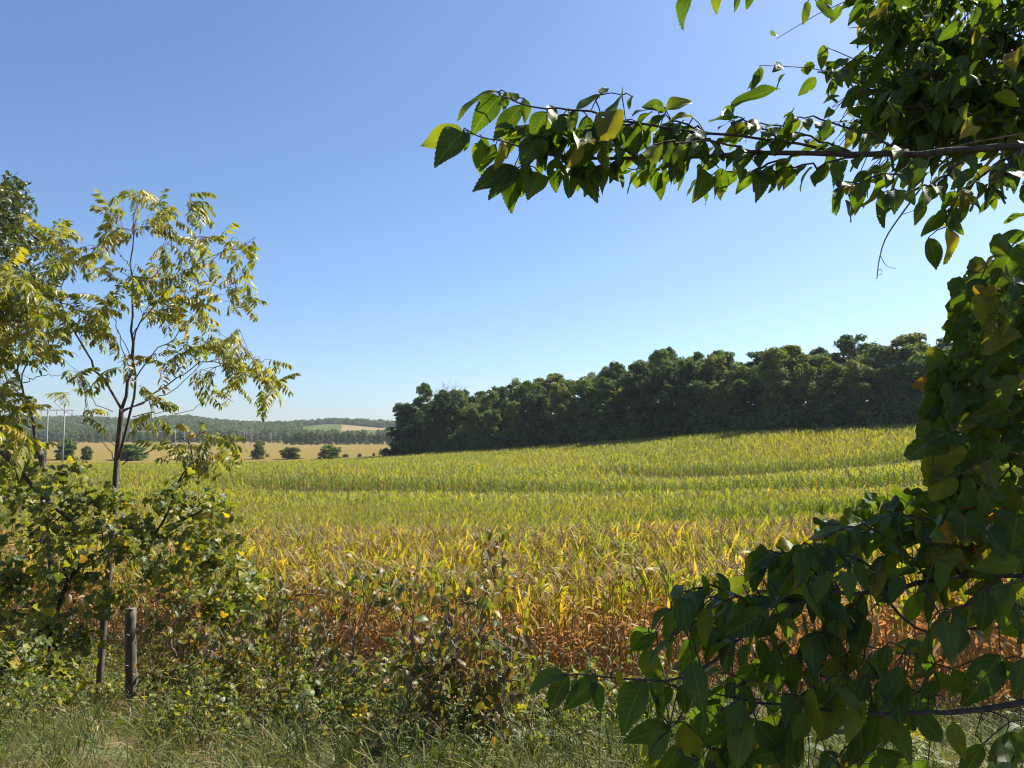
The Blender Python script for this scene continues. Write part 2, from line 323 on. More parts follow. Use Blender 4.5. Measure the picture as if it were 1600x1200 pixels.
def scatter(name, pts, meshes, rot, scl, idx, parent=None):
    """one object whose points carry copies of the given meshes"""
    col = bpy.data.collections.new(name + "_sources")
    for i, me in enumerate(meshes):
        col.objects.link(bpy.data.objects.new("%s_source_%03d" % (name, i), me))
    me = bpy.data.meshes.new(name); me.from_pydata(np.asarray(pts).tolist(), [], [])
    n = len(pts); scl = np.asarray(scl, float)
    if scl.ndim == 1: scl = np.repeat(scl[:, None], 3, 1)
    a = me.attributes.new("rot", 'FLOAT_VECTOR', 'POINT'); a.data.foreach_set("vector", np.asarray(rot, np.float32).ravel())
    a = me.attributes.new("scl", 'FLOAT_VECTOR', 'POINT'); a.data.foreach_set("vector", scl.astype(np.float32).ravel())
    a = me.attributes.new("idx", 'INT', 'POINT'); a.data.foreach_set("value", np.asarray(idx, np.int32))
    o = obj(name, me, parent); md = o.modifiers.new("scatter", 'NODES'); md.node_group = scatter_group()
    for it in md.node_group.interface.items_tree:
        if it.item_type == 'SOCKET' and it.in_out == 'INPUT' and it.name == "Source": md[it.identifier] = col
    return o

# ------------------------------------------------------------------ leaf shapes (base at origin, tip along +Y, unit length)
def ovate(seed, n=14, width=0.27, teeth=0.016, fold=0.25, curl=0.35, wave=0.02, peak=0.42, cols=2):
    r = np.random.default_rng(seed); vs = []; uv = []
    us = np.linspace(-1, 1, 2 * cols + 1)
    tw = (r.random() - .5) * 0.6; ph = r.random() * 6
    for i in range(n + 1):
        t = i / n
        w = width * (math.sin(math.pi * t ** (math.log(.5) / math.log(peak))) ** 0.8) * (1 - 0.25 * t) if 0 < i < n else 0.004
        if 0 < i < n: w += teeth * (1 if i % 2 else -0.6)
        asym = 0.93
        for u in us:
            x = u * w * (asym if u < 0 else 1)
            z = fold * abs(x) - curl * 0.5 * t * t + wave * math.sin(9 * t + ph + 2 * u) * abs(u) + tw * x * t
            y = t * (1 - 0.12 * curl * t) + (0.02 if abs(u) == 1 and i % 2 else 0)
            vs.append((x, y, z)); uv.append((0.5 + 0.5 * u * min(1, w / width), t))
    c = len(us); fs = [(i * c + k, i * c + k + 1, (i + 1) * c + k + 1, (i + 1) * c + k) for i in range(n) for k in range(c - 1)]
    return np.array(vs), fs, np.array(uv)
def lobed(seed, n=30, lobes=0.22, teeth=0.03, cup=0.25, wave=0.05):
    """broad heart-shaped leaf with three shallow lobes, petiole joint at the origin"""
    r = np.random.default_rng(seed); c0 = np.array([0, 0.30]); vs = [(0, 0.30, 0.0)]; uv = [(0.5, 0.30)]
    ph = r.random() * 6; rings = (0.5, 1.0); asy = 1 + (r.random() - .5) * 0.2; droop = 0.2 + 0.4 * r.random()
    for q in rings:
        for i in range(n):
            a = 2 * math.pi * i / n - math.pi / 2                      # -pi/2 is the petiole notch
            b = (a + math.pi / 2) % (2 * math.pi)
            rad = 0.47 + lobes * 0.32 * math.cos(3 * (b - math.pi)) + 0.10 * math.exp(-((b - math.pi) / 0.35) ** 2)
            nd = min(b, 2 * math.pi - b); rad *= 1 - 0.42 * math.exp(-(nd / 0.30) ** 2)
            if q == 1: rad += teeth * (1 if i % 2 else -1)
            x = math.cos(a) * rad * q * (asy if math.cos(a) > 0 else 1); y = c0[1] + math.sin(a) * rad * q
            z = cup * x * x - droop * max(0, y - 0.2) ** 2 + wave * math.sin(5 * b + ph) * q
            vs.append((x, y, z)); uv.append((0.5 + x, y))
    fs = [(0, 1 + i, 1 + (i + 1) % n) for i in range(n)] + [(1 + i, 1 + n + i, 1 + n + (i + 1) % n, 1 + (i + 1) % n) for i in range(n)]
    return np.array(vs), fs, np.array(uv)
def compound(seed, pairs=8):
    """pinnate leaf: an arching stalk with hanging pairs of lance-shaped leaflets"""
    r = np.random.default_rng(seed); mbv = MB(); dr = 0.25 + 0.5 * r.random()
    ts = np.linspace(0, 1, 9); side = (r.random() - .5) * 0.3
    rach = np.stack([side * ts ** 2, ts * (1 - 0.2 * dr * ts), -dr * 0.55 * ts ** 2], 1)
    mbv.tube(rach, 0.008, 0.003, 3)
    def at(t): return np.array([np.interp(t, ts, rach[:, k]) for k in range(3)])
    def leaflet(b, d, nrm, ln):
        F = frame(d, nrm); w = ln * 0.17
        loc = np.array([(0, 0, 0), (-w, .35, .05), (0, .35, -.02), (w, .35, .05), (-.7 * w, .7, 0.0), (0, .7, -.06), (.7 * w, .7, 0.0), (0, 1, -.18)])
        loc = loc * np.array([1, ln, ln])
        mbv.add(b + loc @ F.T, [(0, 2, 1), (0, 3, 2), (1, 2, 5, 4), (2, 3, 6, 5), (4, 5, 7), (5, 6, 7)], rnd=0.0)
    for i in range(pairs):
        t = 0.16 + 0.8 * i / (pairs - 1)
        for sgn in (-1, 1):
            if r.random() < 0.06: continue
            b = at(t + 0.02 * r.standard_normal()); dn = 0.55 + 0.9 * r.random()
            d = unit([sgn * (0.8 + .2 * r.random()), 0.35 + 0.25 * r.standard_normal(), -dn])
            leaflet(b, d, [0.3 * r.standard_normal(), -0.2, 1.0], (0.30 + 0.06 * r.random()) * (1 - 0.35 * abs(t - 0.55)))
    leaflet(at(1.0), unit([0.2 * r.standard_normal(), 0.6, -0.8]), [0, 0.3, 1], 0.26)
    return np.vstack(mbv.v), mbv.f, np.vstack(mbv.uv)
def blade(seed, L_=0.8, w=0.045, n=7, up=1.1, fall=1.6, twist=0.5):
    """arching grass-like leaf starting at the origin, heading +Y and up"""
    r = np.random.default_rng(seed); p = np.zeros(3); a = up; vs = []; uv = []; tw = 0; lat = 0
    dl = L_ / n; kink = r.integers(2, n)
    for i in range(n + 1):
        t = i / n; ww = w * (0.55 + 0.9 * t) if t < 0.3 else w * 0.82 * (1 - ((t - .3) / .7) ** 1.8) + 0.002
        ca, sa = math.cos(tw), math.sin(tw); nn = np.array([0, -math.sin(a), math.cos(a)])
        xdir = np.array([ca, 0, 0]) + nn * sa
        for u in (-1, 0, 1):
            vs.append(p + xdir * ww * u - nn * (0.25 * ww if u == 0 else 0)); uv.append((0.5 + .5 * u, t))
        p = p + dl * np.array([math.sin(lat) * 0.6, math.cos(a), math.sin(a)])
        a -= fall / n * (0.5 + 1.2 * t) + (0.7 * r.random() if i == kink and fall > 1.2 else 0); tw += twist / n * (r.random() + .5); lat += 0.25 * r.standard_normal()
    fs = [(i * 3 + k, i * 3 + k + 1, i * 3 + k + 4, i * 3 + k + 3) for i in range(n) for k in (0, 1)]
    return np.array(vs), fs, np.array(uv)
def tmesh(name, T, mat):
    b = MB(); b.add(T[0], T[1], T[2]); return b.mesh(name, mat)

class Leaves:
    """the leaves of one plant: the largest in view become parts, the rest one mass"""
    def __init__(s, temps, mat, name, cap=280): s.T = temps; s.mat = mat; s.name = name; s.cap = cap; s.items = []; s.meshes = [tmesh(name, t, mat) for t in temps]
    def add(s, m4, k=None): s.items.append((m4, int(R.integers(len(s.T))) if k is None else k))
    def put(s, base, d, nrm, size, k=None): s.add(mat4(frame(d, nrm), base, size), k)
    def build(s, parent, mass="foliage"):
        loc = np.array(parent.location)
        pos = np.array([m[:3, 3] for m, _ in s.items]); sz = np.array([np.linalg.norm(m[:3, 1]) for m, _ in s.items])
        q = pix(pos); vis = (q[:, 0] > -30) & (q[:, 0] < 1630) & (q[:, 1] > -30) & (q[:, 1] < 1230)
        order = np.argsort(-np.where(vis, sz / q[:, 2], 0)); nvis = int(vis.sum()); take = set(order[:min(s.cap, nvis)].tolist())
        b = MB()
        for i, (m4, k) in enumerate(s.items):
            if i in take:
                mm = m4.copy(); mm[:3, 3] -= loc; obj(s.name, s.meshes[k], parent, m=mm)
            else:
                v, f, uv = s.T[k]; b.add(v @ m4[:3, :3].T + m4[:3, 3] - loc, f, uv, float(R.random()))
        if b.n: tag(obj(mass, b.mesh(mass, s.mat), parent), kind="stuff")
def rv(s=1.0): return R.standard_normal(3) * s

# ------------------------------------------------------------------ corn
def corn_parts(seed, dryness):
    """meshes of one corn plant: stalk, ear, tassel and its leaves as (mesh data, height, azimuth)"""
    r = np.random.default_rng(seed)
    top = 1.72 + 0.12 * r.random(); lean = 0.06 * r.standard_normal(2)
    def ax(z): return np.array([lean[0] * z * z / 2, lean[1] * z * z / 2, z])
    st = MB(); st.tube([ax(z) for z in np.linspace(0, top, 6)], 0.013, 0.007, 5, rnd=float(r.random()))
    ta = MB(); b = ax(top)
    tl = 0.28 + 0.10 * r.random()
    ta.tube([b, b + [lean[0] * .2, lean[1] * .2, tl]], 0.006, 0.003, 3)
    for k in range(7):
        a = 6.28 * r.random(); q = b + np.array([0, 0, 0.04 + 0.02 * k]); o = 0.10 + 0.06 * r.random()
        dd = np.array([math.cos(a), math.sin(a), 0])
        ta.tube([q, q + dd * o * .6 + [0, 0, .09], q + dd * o * 1.25 + [0, 0, .10 - .06 * r.random()]], 0.008, 0.004, 3, cap=False)
    ea = MB(); a0 = 6.28 * r.random(); b = ax(0.85 + 0.2 * r.random()); dd = np.array([math.cos(a0), math.sin(a0), 0]); hang = r.random() < 0.5
    e = b + dd * 0.09 + np.array([0, 0, -0.20 if hang else 0.20])
    ea.tube(smooth([b + dd * .015, b + dd * 0.05 + [0, 0, .0], (b + e) / 2 + dd * .03, e], 6), [0.01, 0.022, 0.030, 0.031, 0.024, 0.008], sides=6)
    leaves = []; nl = 12; az = 6.28 * r.random()
    for i in range(nl):
        z = 0.25 + (top - 0.30) * (i / (nl - 1)) ** 0.9; t = i / (nl - 1)
        a = az + math.pi * i + 0.5 * r.standard_normal()
        dry = t < dryness + 0.12 * r.standard_normal()
        if dry: T = blade(int(r.integers(1e9)), 0.45 + 0.35 * r.random(), 0.022, 7, 0.3 + 1.0 * r.random(), 1.6 + 2.2 * r.random(), 2.6)
        else: T = blade(int(r.integers(1e9)), (0.62 + 0.22 * r.random()) * (1 - 0.3 * max(0, t - .75) / .25), 0.030, 7, 1.08 + 0.34 * r.random(), 0.25 + 1.5 * r.random() ** 1.6, 0.9)
        leaves.append((T, ax(z), a - math.pi / 2, dry))
    return st, ta, ea, leaves
def corn_joined(seed, dryness, green):
    st, ta, ea, lv = corn_parts(seed, dryness); b = MB()
    b.add(np.vstack(st.v), st.f, None, 0.3, 0); b.add(np.vstack(ta.v), ta.f, None, 0.5, 1); b.add(np.vstack(ea.v), ea.f, None, 0.5, 2)
    for T, loc, a, dry in lv: b.add(T[0] @ rotz(a).T + loc, T[1], T[2], float(R.random()) * (0.45), 4 if dry else 3)
    return b.mesh("corn_plant", [M['stalk'], M['tassel'], M['husk'], M[green], M['corn_dry']])
def corn_low(seed, green='corn_far'):
    r = np.random.default_rng(seed); b = MB()
    top = 1.72 + .1 * r.random()
    b.tube([(0, 0, 0.2), (0, 0, top)], 0.016, 0.008, 3, mi=0, cap=False)
    for k in range(5):
        a = 6.28 * r.random(); b.tube([(0, 0, top), (0.1 * math.cos(a), .1 * math.sin(a), top + .13 + .12 * r.random())], 0.009, 0.006, 3, mi=1, cap=False)
    for i in range(8):
        t = i / 7; z = 0.5 + (top - .6) * t; a = 6.28 * r.random(); dry = t < (0.3 if green == 'corn_far' else -1)
        T = blade(int(r.integers(1e9)), 0.75 * (1 - .25 * max(0, t - .7)), 0.042, 4, 1.05 + .35 * r.random(), 0.3 + 1.6 * r.random(), 0.8)
        v = T[0] @ rotz(a).T + np.array([0, 0, z]); b.add(v, T[1], T[2], 0.4 * r.random(), 4 if dry else 3)
    return b.mesh("corn_plant_far", [M['stalk'], M['tassel'], M['husk'], M[green], M['corn_dry']])

BANDS = [[(300, 757, 97), (650, 758, 92), (850, 756, 88), (1050, 757, 80), (1250, 751, 75), (1440, 744, 72), (1700, 735, 70)],
         [(845, 742, 117), (960, 740, 113), (1080, 729, 108), (1250, 716, 105), (1440, 700, 103), (1700, 690, 102)],
         [(890, 795, 47), (1000, 793, 46.5), (1130, 791, 46), (1250, 787, 45), (1420, 776, 45), (1700, 770, 45)]]
BANDS = [np.array([((a - 800) / FPX * d, d) for a, _, d in b]) for b in BANDS]
GAP = (7.5, 8.5, 5.0)
def band_dist(x, y):
    """metres behind (+) or before (-) the nearest strip edge"""
    best = np.full(len(x), 1e3); ke = R.random(len(x))
    for b, g in zip(BANDS, GAP):
        yy = np.interp(x, b[:, 0], b[:, 1], left=-999, right=-999); d = y - yy; d = np.where(d < -g, d + g, d); d = np.where(ke < np.clip((x - b[0, 0]) / 16.0, 0, 1) ** .7, d, 1e3); best = np.where(np.abs(d) < np.abs(best), d, best)
    return best
def in_corn(x, y):
    t = x / np.maximum(y, 1); ok = (y < np.interp(t, FAR_T, FAR_D)) & (y > np.interp(x, EDGE[:, 0], EDGE[:, 1])) & (y > 4)
    for b, g in zip(BANDS, GAP):
        yy = np.interp(x, b[:, 0], b[:, 1], left=-999, right=-999)
        fade = np.clip((x - b[0, 0]) / 14.0, 0, 1)
        ok &= ~((y < yy) & (y > yy - g * fade))
    return ok
def rows(y0, y1, dr, dp, tmax):
    out = []
    for yy in np.arange(y0, y1, dr):
        xs = np.arange(-tmax * yy - 3, tmax * yy + 3, dp); xs = xs + R.normal(0, dp * .25, len(xs))
        y = yy + 0.10 * xs * np.exp(-yy / 40) * -1.0 + 0.7 * np.sin(xs * 0.05 + yy * .01) + R.normal(0, 0.06, len(xs))
        out.append(np.stack([xs, y], 1))
    q = np.vstack(out); return q[in_corn(q[:, 0], q[:, 1])]
q1 = rows(3.0, 27, 0.72, 0.155, 0.84); q2 = rows(27, 62, 0.76, 0.24, 0.80); q3 = rows(62, 232, 0.95, 0.42, 0.80)
q1 = q1[np.abs(q1[:, 0]) < 0.86 * q1[:, 1] + 1]
z1 = H(q1[:, 0], q1[:, 1])
# the 300 plants that show largest: nearest along the open front of the field
pp = pix(np.stack([q1[:, 0], q1[:, 1], z1 + 1.3], 1))
edge_d = q1[:, 1] - np.interp(q1[:, 0], EDGE[:, 0], EDGE[:, 1])
score = np.where((pp[:, 0] > 380) & (pp[:, 0] < 1600), edge_d + 0.12 * q1[:, 1], 999)
first = np.argsort(score)[:300]; rest = np.ones(len(q1), bool); rest[first] = False
protos = []
for k in range(8):
    st, ta, ea, lv = corn_parts(100 + k, 0.66)
    protos.append((st.mesh("stalk", M['stalk']), ta.mesh("tassel", M['tassel']), ea.mesh("ear", M['husk']),
                   [(tmesh("leaf", T, M['corn_dry'] if dry else M['corn_green']), loc, a) for T, loc, a, dry in lv]))
for n_, i in enumerate(first):
    pr = protos[int(R.integers(8))]; x, y = q1[i]
    t = thing("corn_plant", "ripening corn plant with dry brown lower leaves along the field's near edge", "corn plant", (x, y, z1[i] - .02), "corn plants along the near edge of the field", R.random() * 6.28)
    sc = 0.90 + 0.2 * R.random(); t.scale = (sc, sc, sc)
    obj("stalk", pr[0], t); obj("tassel", pr[1], t); obj("ear", pr[2], t)
    for me, loc, a in pr[3]: obj("leaf", me, t, m=mat4(rotz(a), loc, 1.0))
near_m = [corn_joined(200 + k, 0.60, 'corn_green') for k in range(10)]
mid_m = [corn_joined(300 + k, 0.40, 'corn_far') for k in range(8)]
low_m = [corn_low(400 + k) for k in range(10)]
pts = np.vstack([np.column_stack([q1[rest], z1[rest] - .02]), np.column_stack([q2, H(q2[:, 0], q2[:, 1]) - .02]), np.column_stack([q3, H(q3[:, 0], q3[:, 1]) - .02])])
n1, n2, n3 = int(rest.sum()), len(q2), len(q3)
idx = np.concatenate([R.integers(0, 10, n1), 10 + R.integers(0, 8, n2), 18 + R.integers(0, 10, n3)])
scl = (0.88 + 0.22 * R.random(n1 + n2 + n3))[:, None] * np.concatenate([np.ones((n1 + n2, 3)), np.tile([1.25, 1.25, 1.05], (n3, 1))])
bd = band_dist(pts[:, 0], pts[:, 1]); lush_shaded = (bd > 0) & (bd < 3.2 + R.random(len(pts))) & (np.arange(len(pts)) >= n1); idx = np.where(lush_shaded, 28 + idx % 5, idx)  # plants just behind each gap take the greener, shade-darkened leaf
scl[:, 2] *= np.where((bd < 0) & (bd > -9), .80 + .18 * np.clip(-bd / 9, 0, 1), 1.0) * np.where(lush_shaded, 1.08, 1)
rot = np.stack([R.normal(0, .05, len(pts)), R.normal(0, .05, len(pts)), R.random(len(pts)) * 6.28], 1)
tag(scatter("cornfield", pts, near_m + mid_m + low_m + [corn_low(430 + k, 'corn_band') for k in range(5)], rot, scl, idx), "broad yellow-green field of standing corn rolling up to the wood", "crop", kind="stuff")
print("corn", n1, n2, n3)

# ------------------------------------------------------------------ crowns and trees at a distance
def crown_mesh(name, seed, mat, w=4.6, h=11.0, z0=4.0, lobes=22, faces=105, fs=0.27, lobe_r=(1.3, 2.2), low=0.0):
    r = np.random.default_rng(seed); vs = []; fs_ = []; rn = []
    mains = []
    for k in range(max(4, lobes // 4)):
        t = (k + .5) / max(4, lobes // 4)
        prof = math.sin(math.pi * min(1, (0.16 + 0.84 * t) ** 0.85)) ** 0.6 if low == 0 else (1 - t ** 2.2) ** 0.5
        a = 2.4 * k + r.random(); rad = w * prof * (0.25 + 0.5 * r.random()); mains.append((np.array([math.cos(a) * rad, math.sin(a) * rad, z0 + h * (t + .05 * r.standard_normal())]), 1.15 * lobe_r[1] * (1 - .35 * t)))
    for k in range(lobes * 3):
        mc, mr = mains[k % len(mains)]; t = (mc[2] - z0) / h; g = r.standard_normal(3); g /= np.linalg.norm(g)
        c = mc + g * mr * (.55 + .5 * r.random()) * np.array([1.15, 1.15, 1.0]); lr = (lobe_r[0] * .45 + (lobe_r[1] - lobe_r[0]) * .55 * r.random())
        lrand = r.random()
        d = r.standard_normal((faces, 3)); d /= np.linalg.norm(d, axis=1)[:, None]
        d[:, 2] = np.where(d[:, 2] < -0.35, -d[:, 2], d[:, 2])
        pos = c + d * lr * (0.35 + 1.0 * r.random((faces, 1)) ** .8) * np.array([1.1, 1.1, 0.85])
        nn = d + 0.55 * r.standard_normal((faces, 3)) + [0, 0, .25]; nn /= np.linalg.norm(nn, axis=1)[:, None]
        t1 = np.cross(nn, r.standard_normal((faces, 3))); t1 /= np.linalg.norm(t1, axis=1)[:, None]; t2 = np.cross(nn, t1)
        s1 = fs * (0.5 + 0.9 * r.random((faces, 1))); s2 = s1 * 0.62
        q = np.stack([pos - t1 * s1, pos - t2 * s2 + nn * .05, pos + t1 * s1, pos + t2 * s2 - nn * 0.08], 1)
        b = len(vs) * faces * 4; vs.append(q.reshape(-1, 3)); rn.append(np.repeat(np.clip(lrand * .75 + .25 * r.random(faces), 0, .99), 4))
    v = np.vstack(vs); n = len(v) // 4
    me = bpy.data.meshes.new(name); me.vertices.add(len(v)); me.vertices.foreach_set("co", v.astype(np.float32).ravel())
    me.loops.add(n * 4); me.loops.foreach_set("vertex_index", np.arange(n * 4, dtype=np.int32)); me.polygons.add(n)
    me.polygons.foreach_set("loop_start", np.arange(0, n * 4, 4, dtype=np.int32))
    me.update(calc_edges=True); at = me.attributes.new("rnd", 'FLOAT', 'POINT'); at.data.foreach_set("value", np.concatenate(rn).astype(np.float32))
    me.materials.append(mat); return me
def grow(b, p, d, ln, r, depth, rng, spread=0.55, sides=4, minr=0.02):
    n = 4; pts = [p]; dd = unit(d)
    for i in range(n):
        dd = unit(dd + 0.13 * rng.standard_normal(3) + [0, 0, .05]); pts.append(pts[-1] + dd * ln / n)
    b.tube(pts, r, r * 0.6, sides)
    if depth:
        for k in range(int(rng.integers(2, 4))):
            i = int(rng.integers(2, n + 1)); grow(b, pts[i], unit(dd + spread * rng.standard_normal(3)), ln * (0.6 + .2 * rng.random()), max(minr, r * .55), depth - 1, rng, spread, 3, minr)
def trunk_mesh(seed, h=9.0, r=0.22):
    b = MB(); rng = np.random.default_rng(seed); pts = [np.zeros(3) - [0, 0, .4]]
    for i in range(6): pts.append(pts[-1] + np.array([.12 * rng.standard_normal(), .12 * rng.standard_normal(), h / 6]))
    b.tube(pts, r, r * .35, 6)
    for k in range(7):
        a = 2.4 * k; i = 2 + k % 4; grow(b, pts[i], np.array([math.cos(a), math.sin(a), .8]), 2.8, r * .35, 1, rng)
    return b.mesh("trunk", M['bark'])
kinds = [('wood0', 'green'), ('wood2', 'dark green'), ('wood1', 'olive'), ('wood0', 'green'), ('wood2', 'dark green'), ('wood3', 'brownish olive'), ('wood1', 'olive'), ('wood2', 'dark green')]
crowns = [crown_mesh("crown", 500 + k, M[kd[0]], w=3.6 + .9 * (k % 3), h=10.5 + (k % 2), z0=3.4, lobes=24 + 2 * (k % 3)) for k, kd in enumerate(kinds)]
skirts = [crown_mesh("crown", 540 + k, M[kd[0]], w=3.9, h=13.0, z0=0.9, lobes=30, low=1.0) for k, kd in enumerate(kinds)]
pale = [crown_mesh("crown", 580 + k, M[('wood4', 'wood0', 'wood1', 'wood4')[k % 4]], w=4.2, h=12.5, z0=0.9, lobes=32, faces=50, fs=.45, low=1.0) for k in range(8)]
trunks = [trunk_mesh(560 + k) for k in range(4)]
SKY_PX = [560, 618, 650, 700, 760, 840, 900, 960, 1030, 1060, 1110, 1190, 1260, 1310, 1390, 1440, 1520, 1700, 1900]
SKY_ROW = [640, 634, 627, 612, 600, 582, 577, 563, 543, 540, 552, 537, 534, 537, 525, 523, 520, 515, 510]
ordn = ["first", "second", "third", "fourth", "fifth", "sixth", "seventh", "eighth", "ninth", "tenth", "eleventh", "twelfth", "thirteenth", "fourteenth", "fifteenth", "sixteenth", "seventeenth", "eighteenth", "nineteenth", "twentieth",
        "twenty-first", "twenty-second", "twenty-third", "twenty-fourth", "twenty-fifth", "twenty-sixth", "twenty-seventh", "twenty-eighth", "twenty-ninth", "thirtieth", "thirty-first", "thirty-second", "thirty-third", "thirty-fourth"]
def wood_tree(x, y, hgt, k, label, skirt, group):
    z = h1(x, y); t = thing("woodland_tree", label, "tree", (x, y, z - .1), group, R.random() * 6.28)
    s = hgt / 15.3; ws = s * (0.72 + .4 * R.random()); t.scale = (ws, ws, s)
    obj("trunk", trunks[k % 4], t); obj("crown", (skirts if skirt else crowns)[k], t); return t
px = 634.0; i = 0
while px < 1680:
    d = float(np.interp((px - 800) / FPX, FAR_T, FAR_D)) + 4.5 + 2 * R.random(); x = (px - 800) / FPX * d
    base_row = pix([x, d, h1(x, d)])[1]; top = np.interp(px, SKY_PX, SKY_ROW)
    hgt = (base_row - top) / FPX * d * (0.62 + 0.36 * R.random()); k = int(R.integers(8))
    if i < 3: k = (1, 0, 4)[i]; hgt = (base_row - top) / FPX * d * (1.16, 1.16, 1.1)[i]
    lab = "%s %s tree in the wood's front row, counted from its open left end" % (ordn[min(i, 33)], kinds[k][1]) if i else "dark green tree closing the wood's open left end, foliage down to the corn"
    wood_tree(x, d, hgt, k, lab, True, "trees along the front of the wood"); i += 1
    px += (5.2 + 3.6 * R.random()) / d * FPX
for rank, (off, fac, step) in enumerate(((11, 0.95, 6.5), (20, 1.0, 7.5), (31, 0.98, 8.0))):
    px = 634.0 + 8 * rank
    while px < 1720:
        d = float(np.interp((px - 800) / FPX, FAR_T, FAR_D)) + off + 3 * R.random(); x = (px - 800) / FPX * d
        top = np.interp(px, SKY_PX, SKY_ROW); z = h1(x, d); hgt = (P(px, top, d)[2] - z) * fac * (0.82 + 0.24 * R.random())
        wood_tree(x, d, hgt, int(R.integers(8)), "tree behind the wood's front row, its rounded crown showing on the skyline", False, "crowns behind the front of the wood"); px += step * (.8 + .4 * R.random()) / d * FPX
def bare_tree(px, top_row, off, label, seed):
    d = float(np.interp((px - 800) / FPX, FAR_T, FAR_D)) + off; x = (px - 800) / FPX * d; z = h1(x, d); hh = P(px, top_row, d)[2] - z
    t = thing("bare_tree", label, "tree", (x, d, z), "leafless trees in the wood"); rng = np.random.default_rng(seed); b = MB()
    b.tube([(0, 0, 0), (.2, 0, hh * .35), (0, .1, hh * .66)], .22, .12, 5); c = MB()
    for k in range(6):
        a = 1.05 * k; grow(c, np.array([0, .1, hh * (.52 + .022 * k)]), np.array([.75 * math.cos(a), .75 * math.sin(a), 1.0]), hh * .19, .085, 3, rng, .5, 4, .03)
    obj("trunk", b.mesh("trunk", M['post']), t); obj("branches", c.mesh("branches", M['post']), t)
bare_tree(684, 590, 9, "pale leafless treetop above the wood's low left end", 1); bare_tree(706, 594, 12, "smaller leafless treetop just beside the pale bare one", 2); bare_tree(1348, 531, 9, "bare grey treetop between full crowns further along the wood", 3)
# understorey that closes the foot of the wood
u = []
for px in np.arange(622, 1700, 4.0):
    d = float(np.interp((px - 800) / FPX, FAR_T, FAR_D)) + 2.6 + 2.5 * R.random(); x = (px - 800) / FPX * d; u.append((x, d, h1(x, d) - .3))
    d += 4; x = (px - 800) / FPX * d; u.append((x, d, h1(x, d) - .3))
bushm = [crown_mesh("bush", 600 + k, M[('wood2', 'wood0', 'wood1', 'wood2')[k]], w=1.9, h=2.6, z0=0.5, lobes=28, faces=30, fs=.24, lobe_r=(.7, 1.1), low=1.0) for k in range(4)]
n = len(u); tag(scatter("undergrowth", u, bushm, np.stack([np.zeros(n), np.zeros(n), R.random(n) * 6.28], 1), .9 + .9 * R.random(n), R.integers(0, 4, n)), "dark brush closing the foot of the wood", "brush", kind="stuff")

# ------------------------------------------------------------------ far valley: hills, hedges, bushes, pylons
RID_PX = np.array([-1200, -600, -100, 0, 60, 130, 180, 220, 260, 290, 330, 370, 420, 450, 480, 520, 560, 615, 700, 900, 1300, 2200])
RID_ROW = np.array([664, 660, 657, 658, 660, 658, 661, 663, 658, 656, 662, 665, 667, 666, 664, 661, 662, 664, 664, 666, 668, 670])
def hill_h(t, d):
    row = np.interp(800 + t * FPX, RID_PX, RID_ROW); top = CAM[2] + (685 - row) / FPX * 1750.0 - 5.0
    s = np.clip((d - 1000) / 750.0, 0, 1); s = s * s * (3 - 2 * s); s2 = 1 - 0.5 * np.clip((d - 1750) / 900, 0, 1)
    return 1.0 + (top - 1.0) * s * s2
ts = np.linspace(-2.2, 2.2, 240); ds = np.linspace(960, 2450, 60); T_, D_ = np.meshgrid(ts, ds)
hz = hill_h(T_.ravel(), D_.ravel()) + 3 * np.sin(T_.ravel() * 40 + D_.ravel() * .011) * np.clip((D_.ravel() - 1000) / 500, 0, 1)
scl_d = D_.ravel() / np.sqrt(1 + (T_.ravel() * .35) ** 2); X_ = T_.ravel() * scl_d; hv = np.stack([X_, scl_d, np.where(D_.ravel() < 990, -3.5, hz)], 1)
mb = MB(); fq = []; mi = []
for j in range(59):
    for i_ in range(239):
        fq.append((j * 240 + i_, j * 240 + i_ + 1, (j + 1) * 240 + i_ + 1, (j + 1) * 240 + i_))
mb.add(hv, fq)
def patch_of(t, d):                     # cleared fields on the slope seen at the gap beside the wood
    px = 800 + t * FPX
    a = (px > 470) & (px < 640) & (d > 1080) & (d < 1640)
    tan = a & (px > 528 + (1640 - d) * .06) & (d > 1380); return np.where(tan, 2, np.where(a, 1, 0))
cent = np.array([(ts[i_] + .5 * (ts[1] - ts[0]), ds[j] + 12) for j in range(59) for i_ in range(239)])
mb.mi = patch_of(cent[:, 0], cent[:, 1]).tolist()
def flat_mat(name, a, b, sc):
    m, nt, out = newmat(name); p = N(nt, "ShaderNodeBsdfPrincipled"); p.inputs["Roughness"].default_value = 1; p.inputs["Specular IOR Level"].default_value = 0.0
    L(nt, ramp(nt, noise(nt, sc, 5), [(0.35, a), (0.65, b)]), p.inputs["Base Color"]); L(nt, p.outputs[0], out.inputs[0]); return m
hm = [flat_mat('forest_floor', (0.035, 0.05, 0.02), (0.06, 0.075, 0.03), .02), flat_mat('hill_pasture', (0.085, 0.105, 0.03), (0.115, 0.13, 0.038), .02), flat_mat('hill_stubble', (0.22, 0.165, 0.075), (0.28, 0.21, 0.10), .02)]
tag(obj("hills", mb.mesh("hills", hm)), "low wooded hills on the horizon", None, kind="structure")
far_m = [crown_mesh("far_tree", 640 + k, M[('wood0', 'wood4', 'wood1', 'wood0', 'wood4')[k]], w=4.4, h=10, z0=2.0, lobes=12, faces=14, fs=1.0, lobe_r=(2.2, 3.4), low=1.0) for k in range(5)]
nf = 15000; t_ = R.uniform(-0.95, 0.12, nf); d_ = R.uniform(1010, 1900, nf); keep = patch_of(t_, d_) == 0
keep &= R.random(nf) < np.where(d_ < 1120, .7, 1.0)
t_, d_ = t_[keep], d_[keep]; sd = d_ / np.sqrt(1 + (t_ * .35) ** 2); fz = hill_h(t_, d_) - 1.0; n = len(t_)
